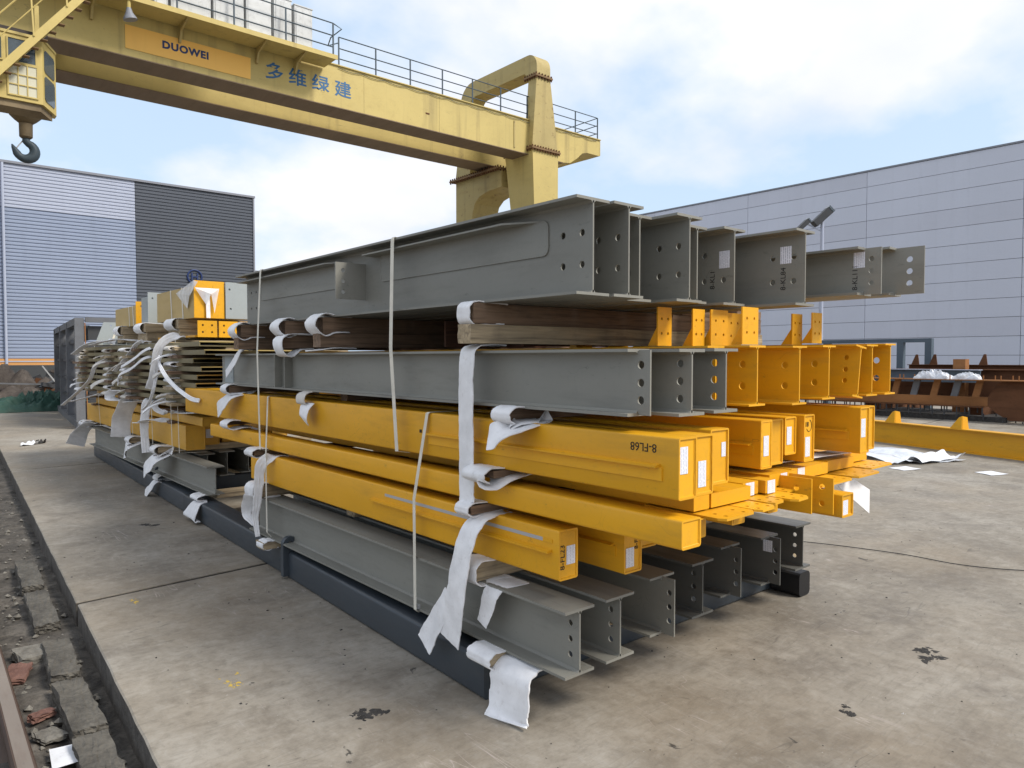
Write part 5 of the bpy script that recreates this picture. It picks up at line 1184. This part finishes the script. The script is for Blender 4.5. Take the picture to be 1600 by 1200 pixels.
for x in (.2, 1.0, 1.8, 2.75): MB().bar((x, 20.7, 9.2), (x, 20.7, 9.98), .09).obj('hanger_bar', M['crane_pale'], CR)
# stair
SX0, SZ0, SX1, SZ1 = 1.45, 7.35, 4.75, 11.60
for y in (20.16, 20.36): MB().extr([(SX0, y, SZ0), (SX1, y, SZ1), (SX1, y, SZ1 + .27), (SX0, y, SZ0 + .27)], (0, .04, 0)).obj('stair_stringer', M['crane_pale'], CR)
for k in range(18):
    x = SX0 + .05 + k * .18; z = SZ0 + .10 + k * .232
    MB().box(x, x + .14, 20.201, 20.359, z - .03, z - .012).obj('tread', M['rust_flange'], CR)
mb = MB(); mb.tube([(SX0, 20.14, SZ0 + 1.35), (SX1, 20.14, SZ1 + 1.35)], .02, 6); mb.tube([(SX0, 20.14, SZ0 + .85), (SX1, 20.14, SZ1 + .85)], .014, 6); mb.obj('handrail', M['crane_pale'], CR)
for x in (1.75, 2.62, 3.30, 4.1):
    z = SZ0 + (x - SX0) * (SZ1 - SZ0) / (SX1 - SX0); MB().bar((x, 20.15, z + .2), (x - .05, 20.15, z + 1.32), .035).obj('rail_post', M['crane_pale'], CR)
# hook block and trolley between the girders
HX, HY = 2.90, 24.15
MB().box(1.6, 4.4, 22.9, 25.5, 11.55, 12.3).obj('trolley', M['crane_rusty'], CR)
mb = MB(); 
for a in (-.3, -.1, .1, .3): mb.tube([(HX + a, HY, 8.6), (HX + a, HY, 11.5)], .014, 5)
mb.obj('hoist_rope', M['dark_steel'], CR)
hb = MB().tube([(HX, HY, 8.75), (HX, HY, 8.62), (HX, HY, 8.45), (HX, HY, 8.28), (HX, HY, 8.17), (HX, HY, 8.09)], [.30, .42, .43, .38, .27, .17], 28).obj('hook_block', M['hull'], CR, True)
MB().tube([(HX, HY, 8.08), (HX, HY, 7.72), (HX, HY, 7.68)], [.165, .16, .12], 14).obj('hook_shank', M['hull'], hb, True)
pts = [(HX - .0, HY, 7.70), (HX + .0, HY, 7.60)] + [(HX - .02 + .22 * math.sin(R(a)), HY, 7.34 + .22 * math.cos(R(a))) for a in range(20, 250, 15)] + [(HX - .30, HY, 7.40), (HX - .33, HY, 7.47)]
rad = [.09, .10] + [.10 + .035 * math.sin(R(min(180, max(0, (a - 20) * .9)))) for a in range(20, 250, 15)] + [.05, .015]
MB().tube(pts, rad, 12).obj('hook', M['rail_dark'], hb, True)
MB().bar((HX - .07, HY, 7.62), (HX - .24, HY, 7.36), .03).obj('safety_latch', M['bare'], hb)

# ------------------------------------------------------------------ right-hand hall with panelled wall
RB = thing('panelled_hall', 'long lavender grey hall with large flat wall panels on the right', 'building')
MB().box(44.06, 80, -20, 75, -.1, 12.55).obj('wall_core', M['joint'], RB)
ysn = [11.45 + 7.86 * k for k in range(-4, 8)]
zs = [12.60, 11.72] + [11.72 - .995 * k for k in range(1, 12)]
zs.append(-.05)
rr = random.Random(3); cache = {}
for i in range(len(ysn) - 1):
    for j in range(len(zs) - 1):
        h = zs[j] - zs[j + 1]
        if h < .1: continue
        key = (round(h, 2), rr.random() < .3)
        if key not in cache:
            g = .011; cache[key] = MB().extr([(0, g, g), (-.05, g + .012, g + .012), (-.05, g + .012, h - g - .012), (0, g, h - g)][0:0] or [(.0, g, g), (.0, 7.86 - g, g), (.0, 7.86 - g, h - g), (.0, g, h - g)], (.06, 0, 0)).mesh('wall_panel', M['panel_b' if key[1] else 'panel'])
        inst('wall_panel', cache[key], RB, (44.0, ysn[i], zs[j + 1]))
MB().box(43.95, 44.3, -20, 75, 12.61, 12.70).obj('coping', M['coping'], RB)

# ------------------------------------------------------------------ left-hand hall with ribbed siding
LB = thing('ribbed_hall', 'ribbed metal hall on the left, pale blue with a charcoal corner section', 'building')
def ribbed(x0, x1, z0, z1, name, mat):
    pitch = .205; mb = MB(); n = int(round((z1 - z0) / pitch)); pr = []
    for k in range(n):
        z = z0 + (z1 - z0) * k / n; q = (z1 - z0) / n
        pr += [(49.0, z), (49.0, z + q * .52), (49.042, z + q * .64), (49.042, z + q * .90)]
    pr.append((49.0, z1)); m = len(pr)
    mb.add([(x0, y, z) for y, z in pr] + [(x1, y, z) for y, z in pr], [(i, i + 1, m + i + 1, m + i) for i in range(m - 1)])
    return mb.obj(name, M[mat], LB)
ribbed(-25, 11.40, 10.02, 12.42, 'siding_sheet', 'side_pale'); ribbed(-25, 11.40, 1.6, 10.0, 'siding_sheet', 'side_blue'); ribbed(11.42, 18.70, 1.6, 12.42, 'siding_sheet', 'side_dark')
MB().box(-25, 18.68, 49.08, 80, -.1, 12.40).obj('wall_core', M['joint'], LB)
MB().box(18.66, 18.76, 48.94, 80, 0, 12.44).obj('corner_trim', M['coping'], LB)
MB().box(-25, 18.80, 48.90, 49.3, 12.43, 12.56).obj('coping', M['coping'], LB)
MB().tube([(4.72, 48.86, 0.2), (4.72, 48.86, 12.4)], .07, 8).obj('downpipe', M['side_pale'], LB, True)
MB().box(-25, 18.65, 48.97, 49.07, -.1, 1.0).obj('plinth', M['wall_dark'], LB)
MB().box(-25, 7.6, 48.93, 49.06, 1.22, 1.58).obj('orange_band', M['orange'], LB)
MB().box(-25, 7.6, 48.90, 48.925, 1.40, 1.46).obj('white_band', M['side_pale'], LB)
MB().box(18.78, 19.05, 49.2, 49.5, 5.8, 7.6).obj('flue', M['coping'], LB)
em = MB(); em.tube([(14.83 + .44 * math.cos(R(a)), 48.97, 6.85 + .44 * math.sin(R(a))) for a in range(0, 361, 20)], .055, 6)
em.box(14.62, 14.70, 48.93, 48.98, 6.60, 7.10); em.box(14.96, 15.04, 48.93, 48.98, 6.60, 7.10); em.box(14.70, 14.96, 48.93, 48.98, 6.81, 6.89); em.obj('round_emblem', M['deepblue'], LB)

# ------------------------------------------------------------------ steel rack on the left behind the far stack
RK = thing('steel_rack', 'tall dark steel rack frame standing behind the far stack', 'rack', (3.10, 18.74, 0), R(-5.2))
MB().box(.0, 2.4, 0, 7.9, 0, .16).obj('rack_base', M['rack'], RK)
for i, y in enumerate((0.0, 2.6, 5.2, 7.7)):
    MB().box(-.02, .16, y, y + .16, .165, 2.50).obj('rack_post', M['rack'], RK)
    MB().box(2.2, 2.36, y, y + .16, .165, 2.50).obj('rack_post', M['rack'], RK)
for z in (.60, 1.05, 1.52, 1.96): MB().box(.05, .10, .17, 7.7, z, z + .06).obj('rack_rail', M['dark_steel'], RK)
for z in (.58, .98, 1.85): MB().box(.17, 2.2, .02, .10, z, z + .06).obj('rack_rail', M['dark_steel'], RK)
MB().box(0, .18, 0.17, 7.86, 2.36, 2.52).obj('top_beam', M['rack'], RK); MB().box(.19, 2.3, 0, .14, 2.42, 2.53).obj('top_beam', M['rack'], RK)
rr = random.Random(8)
for i in range(5):
    for j in range(3):
        if rr.random() < .82:
            y = .3 + j * 2.6; z = .18 + i * .46
            MB().box(.20, .30, y, y + 2.1, z, z + .34).obj('stored_plate', M[rr.choice(['rack', 'dark_steel', 'blue_steel'])], RK)
for i in range(5): MB().box(.25, 2.15, .14, .20, .18 + i * .46, .50 + i * .46).obj('stored_plate', M[('rack', 'dark_steel', 'rust', 'rack', 'dark_steel')[i]], RK)
MB().bar((.20, -.012, .17), (.18, -.012, 2.4), .02).obj('rusty_edge', M['rust_light'], RK)

# tarpaulin and scrap heap at the far left
def heap(name, label, cat, cx, cy, rx, ry, h, mat, seed, n=26, rough=.5, kind=None):
    rr = random.Random(seed); mb = MB(); ph = [rr.uniform(0, 6) for _ in range(8)]
    for j in range(n + 1):
        for i in range(n + 1):
            u, v = 2 * i / n - 1, 2 * j / n - 1; r2 = max(abs(u), abs(v)) ** 2
            z = h * max(0, 1 - r2) ** .55 * (1 + rough * (.5 * math.sin(u * 5 + ph[0]) * math.sin(v * 6 + ph[1]) + .35 * math.sin(u * 13 + v * 9 + ph[2]) + .25 * math.sin(u * 21 - v * 17 + ph[3])))
            mb.v.append((cx + rx * u * (1 + .05 * math.sin(v * 7 + ph[4])), cy + ry * v * (1 + .08 * math.sin(u * 6 + ph[5])), max(-.005, z)))
    for j in range(n):
        for i in range(n):
            a = j * (n + 1) + i; mb.f.append((a, a + 1, a + n + 2, a + n + 1))
    o = mb.obj(name, M[mat], None, True)
    for q in mb.v: pass
    tag(o, label, cat)
    if kind: o['kind'] = kind
    return o
tp = MB(); rr = random.Random(4); n_ = 80
for j_ in range(n_ + 1):
    for i_ in range(n_ + 1):
        u, v = 2 * i_ / n_ - 1, 2 * j_ / n_ - 1
        w1 = u * 3 + v * 2 + .8 * math.sin(v * 4 + u); w2 = u * 7 - v * 3 + 1.1 * math.sin(u * 5)
        fold = 1 - abs(math.sin(w1 * 2.1)) * .55 - abs(math.sin(w2 * 1.7 + 1)) * .35 + .12 * math.sin(u * 31 + v * 13) * math.sin(v * 27)
        env = max(0, 1 - max(abs(u) ** 2.2, abs(v) ** 2)) ** .6 * (.45 + .55 * (u + 1) / 2)
        tp.v.append((3.35 + 1.45 * u + .07 * math.sin(v * 9 + u * 4), 26.6 + .9 * v, max(-.004, .95 * env * (.35 + .65 * fold) + .012 * rr.random())))
for j_ in range(n_):
    for i_ in range(n_):
        a = j_ * (n_ + 1) + i_; tp.f.append((a, a + 1, a + n_ + 2, a + n_ + 1))
tag(tp.obj('tarpaulin', M['tarp'], None, True), 'dark green tarpaulin heaped on the ground left of the steel rack', 'tarpaulin')
heap('scrap_heap', 'low dark heap of mixed steel scrap behind the green tarpaulin', 'scrap', 2.2, 29.5, 3.6, 1.4, .75, 'scrap', 5, 40, .9, 'stuff')
rr = random.Random(33)
SCG = 'loose steel pieces on the scrap heap'
for i in range(46):
    x = rr.uniform(-.6, 5.6); y = rr.uniform(28.2, 30.6); z = rr.uniform(.35, .95); l = rr.uniform(.25, 1.0); a = rr.uniform(-.5, .5); b = rr.uniform(-.5, .5)
    o = MB().bar((-l, -l * a, -l * b), (l, l * a, l * b), rr.uniform(.04, .16), rr.uniform(.03, .22)).obj('scrap_piece', M[rr.choice(['scrap', 'rust', 'dark_steel', 'rack', 'bare', 'rust'])]); o.location = (x, y, z)
    tag(o, 'short steel offcut lying on the dark scrap heap by the tarpaulin', 'scrap', SCG)
for i, (lb, a, b, w, m) in enumerate((('rusty upright post in front of the ribbed hall', (1.25, 27.4, 0), (1.25, 27.4, 2.1), .07, 'rust'), ('thin white bar leaning out of the scrap heap', (4.1, 28.3, .75), (3.7, 28.3, 1.35), .04, 'bare'))):
    o = MB().bar(a, b, w).obj('steel_post' if i == 0 else 'steel_bar', M[m]); tag(o, lb, 'steel bar')
o = MB().box(2.5, 6.5, 31.5, 31.9, 0, 1.35).obj('concrete_barrier', M['wall_dark']); tag(o, 'dull grey barrier block behind the scrap heap', 'barrier')
o = MB().tube([(1.10, 27.2, .9 + .0)] + [(1.30 + .12 * math.sin(R(a)), 27.2, 1.05 + .32 * -math.cos(R(a))) for a in range(0, 360, 24)], .05, 8).obj('hose_coil', M['black'], None, True); tag(o, 'black hose coil hanging on the rusty upright post', 'hose')
o = rock(.28, 9, 1.9, .2).obj('plastic_bag', M['foam_dusty'], None, True); o.location = (.95, 27.3, 1.0); tag(o, 'pale plastic bag beside the black hose coil', 'bag')
o = MB().box(.2, 1.1, 32, 32.9, 0, 1.5).obj('orange_container', M['orange']); tag(o, 'orange container at the left edge before the ribbed hall', 'container')

# ------------------------------------------------------------------ right middle ground
YG = thing('yellow_girder', 'long yellow plate girder lying on the ground right of the stack', 'steel girder', (13.30, 2.9, 0), R(-20.0))
MB().box(-.10, .10, -6, 14, .0, .014).obj('flange', M['yellow'], YG); MB().box(-.10, .10, -6, 14, .385, .40).obj('flange', M['yellow'], YG); MB().box(-.006, .006, -6, 14, .015, .384).obj('web', M['yellow'], YG)
for y in (1.55, 2.9, 6.0, 8.5): MB().extr([(-.09, y, .401), (-.09, y + .22, .401), (-.09, y + .05, .60), (-.09, y, .62)], (.012, 0, 0)).obj('gusset', M['yellow'], YG)
for y in (1.55, 2.9): MB().extr([(-.07, y, .401), (.08, y, .401), (.04, y, .60), (-.07, y, .62)], (0, .012, 0)).obj('gusset', M['yellow'], YG)

# rusty truss girder with web openings
RT = thing('rusty_truss', 'rusty girder with a row of slanted openings lying before the panelled hall', 'steel girder', (21.0, 5.3, 0), R(0))
MB().box(-.25, .25, -3, 9.5, 1.035, 1.06).obj('top_flange', M['rust_light'], RT)
MB().box(-.03, .03, .82, 9.5, .38, .62).obj('lower_chord', M['rust_light'], RT)
for k in range(17):
    y = 1.02 + k * .495; MB().extr([(-.03, y, .62), (-.03, y + .16, .62), (-.03, y + .06, 1.03), (-.03, y - .10, 1.03)], (.06, 0, 0)).obj('slanted_plate', M[('rust_light', 'rack')[k % 2]], RT)
MB().extr([(-.035, -3, .05), (-.035, .35, .05), (-.035, .62, .22), (-.035, .82, .40), (-.035, .82, .62), (-.035, .62, .95), (-.035, .5, 1.03), (-.035, -3, 1.03)], (.07, 0, 0)).obj('solid_end_web', M['rust'], RT)
MB().box(-.20, .20, .9, 9.4, .355, .378).obj('lower_flange', M['rust'], RT)
st_ = MB(); rr = random.Random(2)
for k in range(64):
    y = -2.9 + k * .19; z = 1.06; st_.tube([(-.12 + .24 * (k % 2), y, z), (-.12 + .24 * (k % 2), y, z + .11)], .014, 6)
o = st_.obj('shear_studs', M['rust_light'], RT); o['kind'] = 'stuff'
st_ = MB()
for k in range(60):
    y = -2.9 + k * .21; st_.tube([(-.12 + .24 * (k % 2), y, .21 if y > .5 else -.0), (-.12 + .24 * (k % 2), y, .354 if y > .9 else .05)], .016, 6)
for k in range(30):
    y = .9 + k * .29; st_.tube([(-.15, y, .12), (-.15, y, .355)], .018, 6)
o = st_.obj('shear_studs', M['dark_steel'], RT); o['kind'] = 'stuff'
MB().box(-.1, 2.2, .4, 9.4, .0, .13).obj('timber_sleeper', M['stain'], RT)
for k, (y0, y1, x, z0, z1, m, lb) in enumerate((
        (-3, 10, 22.6, .55, 1.30, 'rust', 'dark rusty plate girder directly behind the slotted one'),
        (-4, 9, 23.6, 1.0, 1.42, 'rust', 'upper dark rusty beam further behind, with upright lugs'),
        (6.6, 12.5, 22.0, .95, 1.30, 'blue_steel', 'blue grey beam with a pale top edge behind the yellow beams'),
        (-4, 4.6, 22.3, .95, 1.18, 'rust_light', 'orange rusty beam studded with bolts at the right edge'))):
    t = thing('stored_girder', lb, 'steel girder', (x, 0, 0), 0, None)
    MB().box(-.02, .02, y0, y1, z0 + .02, z1 - .02).obj('web', M[m], t); MB().box(-.16, .16, y0, y1, z1 - .019, z1).obj('flange', M['side_pale' if m == 'blue_steel' else m], t); MB().box(-.16, .16, y0, y1, z0, z0 + .019).obj('flange', M[m], t)
    if k == 1:
        for y in (9.0 - .3, 8.2, 6.9, 4.9, 4.5, 2.6, 1.4):
            MB().extr([(-.05, y, z1 + .001), (-.05, y + .22, z1 + .001), (-.05, y + .10, z1 + .30), (-.05, y + .04, z1 + .30)], (.03, 0, 0)).obj('lug', M['rust'], t)
    if k == 3:
        s2 = MB()
        for q in range(40): s2.tube([(-.1, y0 + q * .21, z1), (-.1, y0 + q * .21, z1 + .12)], .016, 6)
        o = s2.obj('shear_studs', M['rust_light'], t); o['kind'] = 'stuff'
for x, y, m, lb in ((22.4, 7.2, 'rust_light', 'orange rusty post end standing among the stored girders'),):
    o = MB().box(x - .15, x + .15, y - .15, y + .15, .1, 1.58).obj('steel_post', M[m]); tag(o, lb, 'steel post')
    
for i, y in enumerate((9.2, 6.5, 3.0)):
    o = MB().box(21.4, 25.0, y - .15, y + .15, 0, .54).obj('trestle', M['rust']); tag(o, f'{("left", "middle", "right")[i]} rusty trestle carrying the stored girders', 'trestle', 'trestles under the stored girders')
BFm = thing('blue_frame', 'open blue grey steel frame behind the stored girders', 'steel frame', (24.3, 0, 0))
for y in (8.60, 9.42, 11.8): MB().box(-.10, .10, y, y + .19, 0, 2.10).obj('frame_post', M['blue_steel'], BFm)
MB().box(-.10, .10, 8.60, 12.2, 2.101, 2.22).obj('frame_beam', M['blue_steel'], BFm)
heap('clear_bundle', 'crinkled clear plastic bundle on the stored girders', 'plastic film', 21.0, 7.40, .22, .42, .18, 'film', 12, 30, .55).location = (0, 0, 1.062)
heap('clear_bundle', 'smaller crinkled plastic bundle right of the larger one', 'plastic film', 21.0, 6.60, .20, .30, .15, 'film', 15, 26, .45).location = (0, 0, 1.062)
for i in range(6):
    o = MB().tube([(24.0, 1.0 + i * .62, 1.50 + (i % 2) * .10), (24.0, 1.50 + i * .62, 1.50 + (i % 2) * .10)], .09, 8).obj('pipe_offcut', M['dark_steel']); tag(o, 'short dark pipe on the stored girders at the right edge', 'pipe', 'short pipes on the stored girders')

# lamp pole with floodlights
LP = thing('floodlight_pole', 'slim white pole with two floodlights before the panelled hall', 'light pole', (27.4, 13.7, 0))
MB().tube([(0, 0, 0), (0, 0, 7.05)], [.10, .06], 10).obj('pole', M['side_pale'], LP, True)
MB().bar((0, 0, 6.5), (-.42, .48, 6.85), .05).obj('arm', M['side_pale'], LP)
def flood(cx, cy, cz, s=1.0, rz=0.0):
    h = MB(); h.extr([(-.50 * s, -.14, -.22 * s), (-.28 * s, -.14, -.46 * s), (.46 * s, -.14, .20 * s), (.22 * s, -.14, .46 * s)], (0, .34, 0))
    o = h.obj('floodlight', M['dark_steel'], LP); o.location = (cx, cy, cz); o.rotation_euler = (0, 0, R(-40))
    f = MB().extr([(.23 * s, -.15, .465 * s), (.47 * s, -.15, .21 * s), (.54 * s, -.15, .27 * s), (.30 * s, -.15, .54 * s)], (0, .36, 0)).obj('lamp_glass', M['glass'], o)
flood(.0, .0, 7.05, .8); flood(-.5, .5, 6.75, .5)
